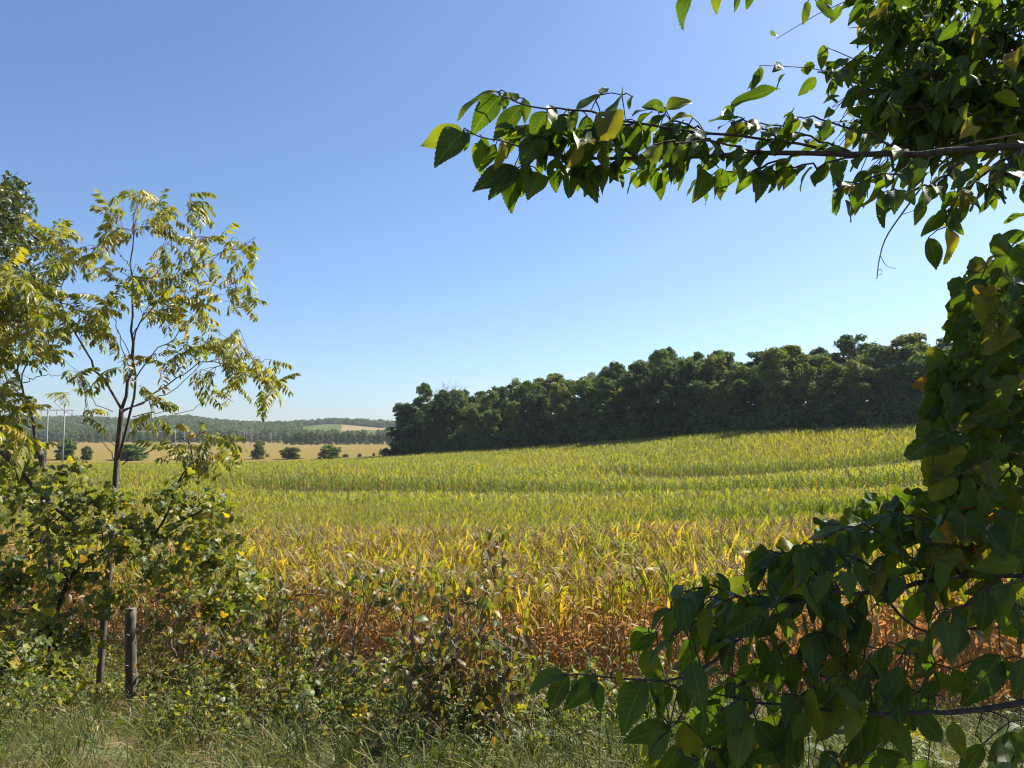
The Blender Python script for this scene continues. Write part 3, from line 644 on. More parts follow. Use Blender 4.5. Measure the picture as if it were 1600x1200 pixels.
tag(scatter("forest", np.stack([t_ * sd, sd, fz], 1), far_m, np.stack([np.zeros(n), np.zeros(n), R.random(n) * 6.28], 1), .75 + .5 * R.random(n), R.integers(0, 5, n)), "forest covering the far hills", "forest", kind="stuff")
def far_tree(px, d, hgt, k, name, label, cat, group, z=None):
    x = (px - 800) / FPX * d; t = thing(name, label, cat, (x, d, h1(x, d) - .2 if z is None else z), group, R.random() * 6.28)
    s = hgt / 14.5; t.scale = (s * 1.1, s * 1.1, s); obj("trunk", trunks[k % 4], t); obj("crown", pale[k], t)
for px in np.arange(448, 640, 7.5): far_tree(px + 3 * R.random(), 690 + 50 * R.random(), 9.5 + 3.5 * R.random(), int(R.integers(8)), "hedgerow_tree", "tree in the distant hedgerow below the pale hill field", "tree", "trees in the distant hedgerow")
for px in np.arange(300, 450, 9.0): far_tree(px + 4 * R.random(), 820 + 90 * R.random(), 9 + 5 * R.random(), int(R.integers(8)), "valley_tree", "tree at the foot of the wooded hills beyond the golden field", "tree", "trees at the foot of the hills")
for px in np.arange(-60, 300, 10.0): far_tree(px + 5 * R.random(), 840 + 90 * R.random(), 9 + 5 * R.random(), int(R.integers(8)), "valley_tree", "tree at the foot of the wooded hills beyond the golden field", "tree", "trees at the foot of the hills")
bigbush = [crown_mesh("foliage", 660 + k, M[('wood1', 'wood4', 'wood0')[k]], w=1.75, h=2.5, z0=.3, lobes=40, faces=40, fs=.17, lobe_r=(.6, 1.0), low=1.0) for k in range(3)]
def bush(px, row, d, w_px, h_px, k, label):
    x = (px - 800) / FPX * d; z = h1(x, d); t = thing("field_bush", label, "bush", (x, d, z - .1), "bushes in the golden field", R.random() * 6.28)
    s = h_px / FPX * d / 3.6; sw = w_px / FPX * d / 4.6; t.scale = (sw, sw, s); b = MB()
    for q in range(4): b.tube([(0, 0, 0), (.3 * math.cos(q * 1.6), .3 * math.sin(q * 1.6), .9), (.7 * math.cos(q * 1.6), .7 * math.sin(q * 1.6), 2.0)], .07, .03, 4)
    obj("stems", b.mesh("stems", M['bark']), t); obj("foliage", bigbush[k], t)
bush(406, 712, 300, 25, 29, 0, "narrow olive bush standing alone in the golden field"); bush(455, 712, 300, 38, 21, 1, "middle green bush of the three in the golden field"); bush(517, 713, 300, 46, 21, 2, "widest dark bush nearest the wood in the golden field")
bush(283, 716, 290, 26, 24, 2, "dark bush behind the lower right branches of the walnut"); bush(205, 719, 280, 62, 24, 2, "wide low bush behind the walnut's trunk"); bush(138, 719, 275, 22, 24, 1, "small bush between the walnut trunk and the near pylon"); bush(107, 719, 275, 40, 32, 2, "tall dark bush at the foot of the near pylon"); bush(57, 719, 280, 40, 28, 1, "bush just beyond the near pylon's other pole")
for px, w in ((541, 12), (563, 8), (585, 6)): bush(px, 712, 306, w, 6, 1, "low scrubby tuft trailing off beside the widest bush")
def h_frame(pxa, pxb, top, d, label, arm):
    xa, xb = (pxa - 800) / FPX * d, (pxb - 800) / FPX * d; xc = (xa + xb) / 2; z0 = h1(xc, d); zt = P(pxa, top, d)[2]; hh = zt - z0; hw = (xb - xa) / 2
    t = thing("power_pylon", label, "pylon", (xc, d, z0 - .3), "wooden power pylons crossing the valley")
    for s in (-1, 1):
        b = MB(); b.tube([(s * hw, 0, 0), (s * hw, 0, hh * .5), (s * hw, 0, hh + .9)], .27, .19, 8); obj("pole", b.mesh("pole", M['pole']), t)
    b = MB(); b.tube([(-hw * arm, .25, hh), (0, .25, hh), (hw * arm, .25, hh)], .16, .16, 4); xo = obj("crossarm", b.mesh("crossarm", M['pole']), t)
    for s in (-.93, 0, .93):
        b = MB(); b.tube([(s * hw * arm, .25, hh - .1), (s * hw * arm, .25, hh - .8), (s * hw * arm, .25, hh - 1.5)], [.05, .13, .05], sides=6); obj("insulator", b.mesh("insulator", M['wire']), xo)
    return [np.array([xc + s * hw * arm, d + .25, z0 - .3 + hh - 1.5]) for s in (-.93, 0, .93)]
PY = [h_frame(75, 101, 639, 226, "nearest and tallest wooden pylon, two poles under a long crossarm", 2.0), h_frame(275, 289.5, 666, 410, "second pylon, seen through the walnut's right branches", 2.0), h_frame(383, 393, 671, 580, "third pylon, two thin poles above the narrow bush", 2.0), h_frame(424.5, 430.5, 676, 850, "fourth pylon, small against the wooded hills", 2.0), h_frame(449, 453.5, 679, 1000, "farthest tiny pylon above the middle bush", 2.0)]
start = [PY[0][k] + np.array([-95., -110., 4.0]) for k in range(3)]
for a, b2 in zip([start] + PY[:-1], PY):
    for k in range(3):
        sag = np.linspace(0, 1, 17)[:, None]; pts = a[k] + (b2[k] - a[k]) * sag; pts[:, 2] -= (4 * 3.0 * sag * (1 - sag))[:, 0]
        b = MB(); b.tube(pts, .022, .022, 4); tag(obj("power_line", b.mesh("power_line", M['wire'])), "thin sagging power line strung between the pylons", "cable", "power lines between the pylons")

# ------------------------------------------------------------------ foreground plants
def limb(pxpts, d0, d1, n=14, jit=0.02):
    """a branch traced through photo points, running from depth d0 to d1"""
    k = len(pxpts); pts = np.array([P(a, b, d0 + (d1 - d0) * i / (k - 1)) for i, (a, b) in enumerate(pxpts)])
    s = smooth(pts, n); s[1:-1] += R.normal(0, jit, (n - 2, 3)); return s
class Plant:
    """trunk and limbs as parts, thin twigs joined, leaves through Leaves"""
    def __init__(s, root, mats=('bark', 'twig')): s.root = root; s.nodes = []; s.tw = MB(); s.mats = mats
    def part(s, name, pts, r0, r1, sides=7, mat=None, wob=0.12):
        b = MB(); b.tube(pts, r0, r1, sides, wob=wob); shifted(b, s.root.location); obj(name, b.mesh(name, M[mat or s.mats[0]]), s.root)
        s.nodes.append(np.asarray(pts))
    def twig(s, pts, r0, r1, sides=3): s.tw.tube(pts, r0, r1, sides, cap=False); s.nodes.append(np.asarray(pts))
    def nearest(s, p):
        a = np.vstack(s.nodes); return a[int(np.argmin(((a - p) ** 2).sum(1)))]
    def close(s, mat=None):
        if s.tw.n: tag(obj("twigs", shifted(s.tw, s.root.location).mesh("twigs", M[mat or s.mats[1]]), s.root), kind="stuff")
def link(pl, p, r0, r1, sag=0.05):
    q = pl.nearest(p); mid = (p + q) / 2 + np.array([0, 0, sag * np.linalg.norm(p - q)]) + rv(.04 * np.linalg.norm(p - q))
    pts = smooth([q, mid, p], 6); pl.twig(pts, r0, r1); return pts
DOWN = np.array([0, 0, -1.0])

# ---- young walnut tree by the fence post
def Z1(zx, zy): return (zx / 2.6087, 260 + zy / 2.6087)
compounds = [compound(700 + k, 7 + k % 3) for k in range(8)]
def walnut(root, limbs, trunk, clusters, d, cap, dens=1.0, size=0.35):
    pl = Plant(root)
    pl.part("trunk", trunk[0], trunk[1], trunk[2], 9)
    for pts, dd0, dd1, r0, r1 in limbs: pl.part("branch", limb([Z1(*q) for q in pts], d + dd0, d + dd1, 16, .012), r0 * .5, r1 * .45, 6)
    lv = Leaves(compounds, M['walnut'], "leaf", cap)
    for cx, cy, rx, ry in clusters:
        n = max(2, int(round(rx * ry / 380.0 * dens))); c = P(*Z1(cx, cy), d); q = pl.nearest(c); c[1] = 0.5 * c[1] + 0.5 * q[1]
        dep = q[1] + R.normal(0, .35); cpos = P(*Z1(cx, cy), dep); br = link(pl, cpos, .008, .004, .06)
        for _ in range(n):
            a = 6.28 * R.random(); rr = math.sqrt(R.random()); dz = dep + R.normal(0, .28)
            p = P(*Z1(cx + rx * rr * math.cos(a) * .85, cy + ry * rr * math.sin(a) * .85 - 6), dz)
            out = unit(p - q + rv(.25)); b = p - out * size * 0.25
            k_ = br[int(R.integers(2, 6))]; pl.twig(smooth([k_, (k_ + b) / 2 + [0, 0, .02], b], 4), .004, .0025)
            dirv = unit(out * np.array([1, 1, .45]) + [0, 0, -.05] + rv(.35))
            lv.put(b, dirv, np.array([0, 0, 1.0]) + rv(.25), size * (.7 + .45 * R.random()))
    pl.close(); lv.build(root)
    return pl
D1 = 9.2
base = P(156, 1125, D1); base[2] = h1(base[0], base[1]) - .1
root = thing("walnut_tree", "slender young walnut tree with yellowing hanging leaflets beside the fence post", "tree", base)
tr = smooth([base, P(157, 1040, D1), P(166, 930, D1), P(176, 840, D1), P(181, 740, D1), P(186, 680, D1), P(190, 639, D1)], 24)
W_L = [([(495, 990), (525, 870), (545, 760), (540, 640), (535, 500), (538, 350), (545, 220), (560, 150)], 0, .1, .045, .008),
       ([(480, 1195), (518, 1040), (548, 930), (553, 850), (545, 740), (560, 660), (600, 600), (655, 540), (735, 440), (742, 330)], -.05, -.5, .036, .007),
       ([(495, 990), (430, 890), (370, 790), (310, 680), (250, 560), (262, 470), (300, 330)], 0, -.3, .034, .007),
       ([(250, 560), (200, 520), (140, 480), (20, 400)], -.2, .3, .015, .006),
       ([(555, 860), (620, 770), (720, 690), (800, 600), (880, 540)], -.1, .6, .018, .006),
       ([(500, 1000), (600, 950), (720, 860), (800, 815), (880, 790), (1000, 850), (1080, 880)], 0, -.7, .022, .006),
       ([(540, 1022), (640, 1000), (760, 1000), (880, 935)], 0, .5, .014, .005),
       ([(505, 990), (640, 940), (740, 890), (860, 760), (960, 720)], 0, .6, .015, .005),
       ([(735, 440), (800, 400), (930, 335), (1000, 310)], -.4, -.1, .014, .005), ([(778, 380), (786, 300), (768, 190)], -.3, -.5, .010, .005),
       ([(700, 460), (800, 470), (920, 495), (990, 500)], -.4, -.8, .011, .005), ([(532, 412), (490, 360), (460, 318)], 0, .3, .011, .005), ([(525, 450), (470, 410), (420, 395)], 0, -.3, .010, .004),
       ([(540, 780), (490, 690), (470, 610), (520, 575)], 0, .35, .012, .005), ([(538, 700), (590, 590), (620, 500)], 0, .5, .012, .005),
       ([(530, 830), (470, 640), (420, 560)], 0, -.5, .012, .005), ([(460, 1000), (380, 960), (330, 850), (210, 750)], 0, -.4, .010, .004), ([(470, 1140), (420, 1090), (340, 1050), (220, 960)], 0, .3, .010, .004),
       ([(470, 1200), (425, 1130), (420, 1090), (440, 1000)], .05, .3, .014, .006), ([(500, 1215), (600, 1160), (700, 1120), (800, 1100)], 0, -.5, .016, .006)]
W_C = [(540, 130, 95, 45), (480, 250, 80, 50), (600, 245, 60, 45), (480, 190, 60, 30), (690, 185, 80, 60), (800, 150, 55, 60), (850, 290, 60, 40), (990, 340, 60, 60), (700, 350, 80, 40), (835, 380, 60, 35), (940, 300, 50, 30),
       (560, 450, 100, 35), (650, 490, 100, 50), (760, 540, 80, 50), (960, 475, 70, 35), (950, 555, 90, 35), (860, 470, 40, 20), (440, 545, 80, 35), (600, 590, 80, 35), (680, 610, 90, 35), (800, 620, 50, 35), (740, 430, 50, 40), (660, 410, 60, 30),
       (370, 340, 70, 55), (300, 380, 50, 60), (400, 440, 60, 30), (210, 260, 70, 60), (225, 340, 70, 60), (250, 420, 50, 40), (215, 590, 90, 50), (330, 580, 80, 40), (330, 660, 60, 35), (430, 620, 60, 35), (240, 640, 70, 40), (200, 500, 60, 50),
       (760, 750, 70, 50), (860, 715, 80, 45), (950, 695, 55, 35), (950, 800, 80, 50), (1070, 800, 60, 45), (1090, 890, 60, 55), (960, 880, 50, 40), (830, 850, 55, 35), (640, 780, 40, 25), (820, 910, 40, 14), (950, 960, 36, 25), (1120, 850, 30, 50), (1000, 760, 60, 40), (700, 770, 40, 30),
       (430, 720, 50, 25), (480, 800, 35, 20), (360, 700, 40, 25), (440, 870, 35, 25), (330, 860, 50, 35), (280, 930, 50, 25), (350, 980, 25, 50), (580, 900, 25, 35), (640, 960, 45, 16), (680, 985, 35, 16), (620, 1040, 45, 30), (650, 830, 28, 25),
       (840, 1080, 65, 45), (920, 1130, 60, 45), (800, 1160, 75, 45), (700, 1120, 35, 18), (880, 1190, 60, 40)]
walnut(root, W_L, (tr, .044, .030), W_C, D1, 290)
# ---- second walnut at the picture's edge
D2 = 8.4
base = P(88, 1105, D2); base[2] = h1(base[0], base[1]) - .1
root = thing("walnut_tree", "leaning walnut at the picture's edge, dense yellow-green foliage beside the young walnut", "tree", base)
tr = smooth([base, P(84, 960, D2), P(78, 850, D2), P(72, 760, D2), P(62, 705, D2)], 16)
V_L = [([(162, 1160), (130, 1040), (95, 920), (70, 850), (20, 780), (-60, 700)], 0, .2, .034, .01), ([(85, 890), (110, 780), (140, 720), (200, 680)], 0, -.4, .016, .005), ([(95, 880), (170, 852), (250, 850)], 0, .3, .012, .005), ([(40, 810), (20, 700), (0, 600), (30, 500)], .1, .5, .016, .006), ([(70, 850), (90, 700), (80, 560), (100, 470)], 0, -.4, .018, .006),
       ([(100, 940), (40, 900), (-40, 860)], 0, -.5, .012, .005), ([(140, 1080), (60, 1020), (0, 980)], 0, .3, .012, .005)]
V_C = [(40, 440, 70, 70), (110, 480, 60, 60), (60, 560, 110, 70), (150, 560, 60, 50), (30, 640, 80, 70), (120, 650, 80, 60), (60, 730, 80, 60), (150, 730, 70, 50), (20, 800, 60, 50), (170, 790, 40, 25), (-60, 560, 80, 120), (-60, 720, 80, 100), (50, 1000, 70, 70), (20, 1090, 70, 70), (90, 1130, 70, 50), (130, 960, 40, 25), (-40, 950, 60, 80), (10, 920, 50, 40)]
walnut(root, V_L, (tr, .042, .028), V_C, D2, 200, 1.15)
# ---- taller dark tree behind, mostly beyond the frame
root = thing("broadleaf_tree", "taller dark green tree rising behind the walnuts at the upper corner of their foliage", "tree", (-11.6, 13.0, h1(-11.6, 13.0) - .1))
pl = Plant(root); t0 = np.array(root.location)
pl.part("trunk", smooth([t0, t0 + [0.1, 0, 2.5], t0 + [.4, 0, 5], t0 + [.9, -.1, 7.4]], 12), .2, .07, 9, 'bark_dark')
for tz, dz in (((60, 130), 12.6), ((20, 330), 12.9), ((120, 440), 12.3), ((-90, 150), 13.2)):
    e = P(*Z1(*tz), dz); a = pl.nearest(np.array([-11.0, 13, e[2] - 1.6])); pl.part("branch", smooth([a, (a + e) / 2 + [0, 0, .15], e], 10), .05, .012, 6, 'bark_dark')
lv = Leaves([ovate(720 + k, 4, .30, 0.0, .3, .5, .02, .4, 1) for k in range(5)], M['dark_leaf'], "leaf", 0)
dk = [(60, 90, 60, 50), (20, 90, 60, 60), (70, 180, 80, 70), (0, 190, 100, 90), (70, 290, 70, 60), (0, 320, 90, 90), (-90, 150, 90, 120), (-90, 330, 100, 130), (150, 460, 90, 45), (50, 430, 100, 60), (130, 330, 50, 50), (-60, 500, 100, 100), (40, 900, 50, 30), (230, 400, 30, 30)]
for cx, cy, rx, ry in dk:
    dep = 12.6 + R.normal(0, .5); c = P(*Z1(cx, cy), dep); br = link(pl, c, .03, .012, .1)
    for _ in range(int(rx * ry / 26)):
        a = 6.28 * R.random(); rr = math.sqrt(R.random()); p = P(*Z1(cx + rx * rr * math.cos(a), cy + ry * rr * math.sin(a)), dep + R.normal(0, .5))
        lv.put(p, unit(rv() + [0, 0, -.5]), np.array([0.2, 0.1, .8]) + rv(.5), .085 + .05 * R.random())
    for _ in range(8):
        p = c + rv(.14); pl.twig([br[4], (br[4] + p) / 2 + [0, 0, .05], p], .006, .003)
pl.close('bark_dark'); lv.build(root, "crown")

# ---- vine thicket smothering the fence line
hearts = [lobed(740 + k, 18, .10, .012, .3, .05) for k in range(6)]
def thicket(root, blobs, d, mats, temps, name, leafsize, dens, cap, stems, depth=.5, upright=.7):
    pl = Plant(root, mats[:2]); lv = Leaves(temps, M[mats[2]], name, cap)
    for pts, dd0, dd1, r0, r1 in stems: pl.part("stem", limb(pts, d + dd0, d + dd1, 14, .012), r0, r1, 6)
    for cx, cy, rx, ry, *o in blobs:
        off = o[0] if o else 0.0; dep = d + off + R.normal(0, depth * .3); c = P(cx, cy, dep); br = link(pl, c, .008, .004, .1)
        n = int(rx * ry * dens / (leafsize * FPX / d) ** 2 * 8.0)
        tips = []
        for _ in range(max(2, n // 7)):
            a = 6.28 * R.random(); rr = math.sqrt(R.random()); p = P(cx + rx * rr * math.cos(a), cy + ry * rr * math.sin(a), dep + R.normal(0, depth))
            s_ = br[int(R.integers(1, 6))]; tips.append(smooth([s_, (s_ + p) / 2 + rv(.05) + [0, 0, .06], p], 7)); pl.twig(tips[-1], .004, .002)
        for _ in range(n):
            tp = tips[int(R.integers(len(tips)))]; p = tp[int(R.integers(2, 7))] + rv(leafsize * .45)
            dv = unit(rv(.8) + [0, -.15, -.75]); nr = np.array(SDIR) * upright * .5 + np.array([0, -.25, .6]) + rv(.45)
            lv.put(p, dv, nr, leafsize * (.55 + .6 * R.random()))
    pl.close(); lv.build(root); return pl
D3 = 7.6
base = P(60, 1120, D3); base[2] = h1(base[0], base[1]) - .05
root = thing("vine_thicket", "dark leafy vine thicket draped over the fence line below the walnuts", "vine", base)
blobs = [(40, 790, 60, 40), (120, 790, 60, 38), (170, 800, 70, 40), (60, 850, 80, 50), (160, 850, 80, 45), (250, 800, 40, 35, .3), (300, 790, 55, 40, .4), (330, 830, 50, 50, .4), (255, 850, 70, 40), (230, 900, 60, 30, .2), (330, 880, 70, 50, .3), (380, 900, 50, 45, .4), (30, 920, 70, 60), (110, 920, 70, 60), (170, 950, 45, 40), (60, 990, 80, 50), (130, 1000, 45, 40), (20, 1050, 60, 50), (-30, 880, 70, 130), (320, 950, 70, 40, .4), (395, 950, 50, 50, .4), (430, 990, 50, 40, .3), (300, 735, 50, 25, .6), (100, 745, 70, 22, .4), (20, 740, 60, 22, .2), (225, 830, 50, 30, .3), (290, 850, 60, 40, .4), (350, 800, 30, 40, .5), (290, 910, 60, 30, .3), (360, 940, 60, 40, .4), (200, 880, 50, 25, .1)]
stems = [([(60, 1120), (75, 1000), (110, 900), (160, 860), (240, 835), (330, 790)], 0, .3, .030, .010), ([(0, 705), (30, 735), (60, 770), (110, 815), (140, 850)], -.2, .1, .026, .02), ([(240, 845), (262, 800), (275, 765), (300, 715), (292, 680)], .2, .3, .018, .006), ([(275, 765), (290, 740), (312, 715)], .3, .2, .010, .005), ([(30, 1110), (20, 1000), (-20, 900)], 0, .2, .022, .008), ([(120, 1120), (90, 1020), (60, 960), (10, 900)], -.2, -.1, .016, .006), ([(330, 1080), (345, 1000), (370, 920)], .4, .5, .016, .006)]
thicket(root, blobs, D3, ('bark_dark', 'bark_dark', 'vine'), hearts, "leaf", .088, 0.95, 290, stems, .45)

# ---- weathered fence post
pb = P(201, 1112, 8.7); pb[2] = h1(pb[0], pb[1]) - .25; pt = P(202, 951, 8.7); hh = pt[2] - pb[2]
root = thing("fence_post", "weathered grey wooden fence post standing right beside the walnut trunk", "post", pb)
b = MB(); zz = np.linspace(0, hh, 14); b.tube([(0.02 * math.sin(z * 3), 0, z) for z in zz], np.linspace(.070, .058, 14), sides=14, wob=.10)
obj("post_body", b.mesh("post_body", M['post']), root)
for k, z in enumerate((hh - .28, hh - .62)):
    b = MB(); b.tube([(-.02, -.085, z), (0, -.098, z + .012), (.02, -.085, z)], .004, .004, 4); obj("staple", b.mesh("staple", M['wire']), root)

# ---- shrubs with reddening leaves on the bank
ov_s = [ovate(760 + k, 8, .30, .02, .35, .55, .03, .45, 1) for k in range(6)]
def shrub(label, d, base_px, base_row, stems, blobs, leaf=.085, dens=1.0, cap=260, depth=.3, mat='shrub', temps=None, name="shrub"):
    base = P(base_px, base_row, d); base[2] = h1(base[0], base[1]) - .05
    root = thing(name, label, "shrub", base)
    st = [([(base_px, base_row)] + s_, 0, R.normal(0, .25), .014, .004) for s_ in stems]
    thicket(root, blobs, d, ('twig', 'twig', mat), temps or ov_s, "leaf", leaf, dens, cap, st, depth); return root
shrub("upright shrub with reddish leaf tips standing before the middle of the corn", 4.7, 755, 1205, [[(757, 1100), (750, 1000), (757, 930), (762, 860)], [(740, 1120), (715, 1030), (700, 960), (690, 910)], [(770, 1120), (800, 1040), (815, 980)], [(745, 1150), (700, 1080), (650, 1020), (640, 940)]],
      [(762, 868, 22, 14), (748, 900, 34, 16), (785, 925, 26, 20), (712, 945, 34, 26), (655, 930, 26, 26), (690, 985, 34, 22), (755, 965, 30, 22), (760, 1010, 45, 24), (800, 1020, 34, 22), (820, 985, 22, 14), (650, 1030, 38, 30), (715, 1050, 50, 36), (780, 1065, 42, 32), (690, 1100, 42, 30), (740, 1120, 50, 40), (640, 1080, 26, 20), (720, 1175, 50, 30), (790, 1150, 36, 34), (700, 1020, 40, 24), (750, 1085, 40, 30), (670, 1060, 44, 30), (820, 1070, 30, 26), (660, 1130, 44, 30), (770, 1185, 60, 26), (640, 1175, 40, 24)], .085, 2.6)
shrub("low reddish shrub left of the upright one, pale bare stem showing", 5.6, 548, 1190, [[(552, 1120), (540, 1060), (560, 980), (590, 930)], [(545, 1100), (538, 1020), (560, 960)], [(545, 1140), (500, 1060), (490, 990)]],
      [(560, 895, 18, 10), (548, 880, 16, 10), (575, 915, 22, 14), (615, 925, 26, 20), (600, 960, 26, 16), (540, 965, 30, 12), (470, 960, 34, 14), (500, 1000, 40, 20), (540, 1040, 36, 22), (560, 1070, 40, 22), (610, 1060, 26, 22), (500, 1045, 34, 22), (575, 1110, 30, 22), (630, 985, 22, 14), (530, 1120, 40, 26), (590, 1150, 40, 26), (500, 1090, 34, 26), (540, 1175, 50, 22)], .085, 2.2)
shrub("tangled olive shrub between the vine thicket and the low reddish shrub", 6.2, 438, 1185, [[(440, 1100), (430, 1030), (440, 950), (450, 900)], [(435, 1110), (395, 1040), (375, 980)], [(440, 1120), (480, 1050), (500, 1010)]],
      [(440, 930, 40, 25), (420, 975, 50, 30), (470, 985, 40, 22), (450, 1020, 60, 30), (395, 1030, 45, 30), (350, 1060, 45, 30), (355, 1100, 34, 22), (420, 1065, 50, 26), (480, 1060, 34, 22), (330, 1010, 40, 26), (500, 930, 30, 18), (440, 1110, 60, 26), (380, 1130, 50, 26), (470, 1150, 50, 24)], .085, 2.1)
shrub("small weedy shrub between the fence post and the tangled olive shrub", 7.4, 285, 1115, [[(287, 1060), (290, 1000), (300, 950)], [(285, 1060), (265, 1000), (255, 960)], [(290, 1050), (320, 1000)]],
      [(290, 960, 40, 26), (255, 985, 30, 22), (310, 1000, 40, 26), (275, 1030, 40, 22), (240, 1060, 30, 24), (310, 1060, 36, 26), (260, 940, 30, 22)], .09, 1.6, 160)
shrub("sparse yellow-leaved bramble arching over the grass before the corn stubble", 4.6, 900, 1215, [[(890, 1170), (850, 1145), (820, 1130)], [(930, 1150), (900, 1140), (860, 1150)], [(880, 1190), (840, 1175)], [(960, 1190), (985, 1180)]],
      [(830, 1130, 26, 18), (865, 1145, 26, 14), (900, 1165, 26, 18), (835, 1180, 30, 20), (815, 1090, 20, 18), (870, 1195, 26, 14), (985, 1190, 20, 12)], .065, 1.3, 120, .2, 'vine', hearts, "bramble")

shrub("leafy olive shrub in front of the corn stalks, just right of the vine thicket", 8.6, 372, 1085, [[(375, 1030), (372, 970), (385, 915)], [(370, 1040), (340, 985), (325, 945)], [(378, 1030), (410, 980), (430, 935)]],
      [(385, 925, 40, 25), (340, 960, 40, 26), (430, 945, 34, 24), (400, 985, 50, 26), (350, 1010, 44, 24), (440, 1000, 40, 22), (395, 1035, 50, 22)], .10, 1.7, 140, .4, 'vine', hearts)
shrub("rust-tinged shrub between the low reddish shrub and the upright one, by the stalks", 7.2, 660, 1135, [[(660, 1080), (655, 1020), (668, 975)], [(660, 1090), (630, 1040), (610, 1010)], [(664, 1080), (700, 1040)]],
      [(665, 985, 30, 18), (620, 1015, 30, 20), (655, 1030, 40, 22), (700, 1040, 30, 22), (640, 1070, 44, 22), (690, 1085, 36, 20)], .09, 1.4, 120, .35)
shrub("green sapling shrub against the stalks below the walnut's lowest right branch", 8.0, 320, 1105, [[(318, 1040), (310, 990), (300, 940)], [(322, 1040), (350, 1000)]],
      [(300, 945, 34, 24), (345, 1000, 40, 24), (300, 1010, 44, 26), (325, 1050, 50, 24), (270, 1060, 34, 22)], .09, 1.4, 120, .35)
shrub("dark shrub in the shade at the foot of the vine thicket and walnut", 6.6, 60, 1160, [[(62, 1100), (50, 1050), (40, 1010)], [(60, 1100), (100, 1050)], [(58, 1110), (10, 1060)]],
      [(40, 1030, 60, 30), (100, 1055, 44, 30), (10, 1070, 50, 30), (60, 1090, 70, 26), (-20, 1040, 40, 40), (120, 1090, 30, 22)], .09, 1.3, 120, .35, 'vine', hearts)

# ---- near elm: boughs reaching in from a trunk beyond the frame
elm_t = [ovate(800 + k, 26, .25 + .025 * (k % 3), .0065, .15 + .3 * (k % 3) / 2, (.15, .45, .7, .3, .9, .55, .2, .6)[k], .03, .42, 2) for k in range(8)]
TR = np.array([2.9, 2.1]); root = thing("elm_tree", "near elm whose leafy boughs hang into the frame, toothed dark leaves", "tree", (TR[0], TR[1], h1(*TR) - .1))
pl = Plant(root, ('bark_dark', 'bark_dark')); t0 = np.array(root.location)
pl.part("trunk", smooth([t0, t0 + [-.05, .05, 1.5], t0 + [.1, .1, 3.5], t0 + [.3, .3, 6.0]], 14), .11, .05, 10)
lv = Leaves(elm_t, M['elm'], "leaf", 295)
def hang(bpx, tip, d, k=None, dd=0.0, face=None):
    b = P(*bpx, d); t = P(*tip, d + dd); nr = (np.array([0, -.75, .55]) + rv(.45)) if face is None else face
    lv.put(b, t - b, nr, np.linalg.norm(t - b) * 1.04, k); n_ = pl.nearest(b); pl.twig([n_, (n_ + b) / 2 + [0, 0, .006], b], .0022, .0016)
def sprig(pts, d0, d1, n, size, droop=.75, r=.0045, up=0.3):
    """a leafy twig with two ranks of leaves hanging off it"""
    s_ = limb(pts, d0, d1, 16, .004); pl.twig(s_, r, r * .4, 4)
    for i in range(n):
        f = (i + .6) / n; j = f * 15; a = s_[int(j)] + (s_[min(15, int(j) + 1)] - s_[int(j)]) * (j % 1); td = unit(s_[min(15, int(j) + 1)] - s_[max(0, int(j) - 1)])
        sd = 1 if i % 2 else -1; side = unit(np.cross(td, [0, 0, 1])) * sd
        dv = unit(td * .55 + side * (.55 + .3 * R.random()) + DOWN * droop * (.5 + .8 * R.random()) + rv(.22))
        pet = a + dv * .008; lv.put(pet, dv, np.array([0, -.15, .9]) + rv(.4) + side * .3, size * (.65 + .5 * R.random()))
def Z8(x, y): return (640 + x / 2.667, 60 + y / 2.667)
DB = 1.95
b0 = pl.nearest(np.array([2.9, 2.1, 6.1]))
bough = np.vstack([smooth([b0, P(1900, 250, 2.1), P(1600, 229, DB)], 6)[:-1], limb([(1600, 229), (1500, 236), (1400, 240), (1300, 238), (1180, 240), (1050, 247), (930, 247), (850, 240)], DB, DB, 18, .003)])
pl.part("branch", bough, np.linspace(.013, .003, len(bough)), None, 7)
up1 = limb([(1330, 238), (1230, 222), (1110, 208), (1000, 192), (900, 172), (850, 169), (800, 156), (778, 146)], DB + .02, DB - .1, 18, .003); pl.part("branch", up1, .0045, .0015, 6)
lo1 = limb([(930, 247), (850, 240), (790, 222), (745, 212), (724, 205)], DB, DB - .05, 12, .002); pl.part("branch", lo1, .003, .0013, 5)
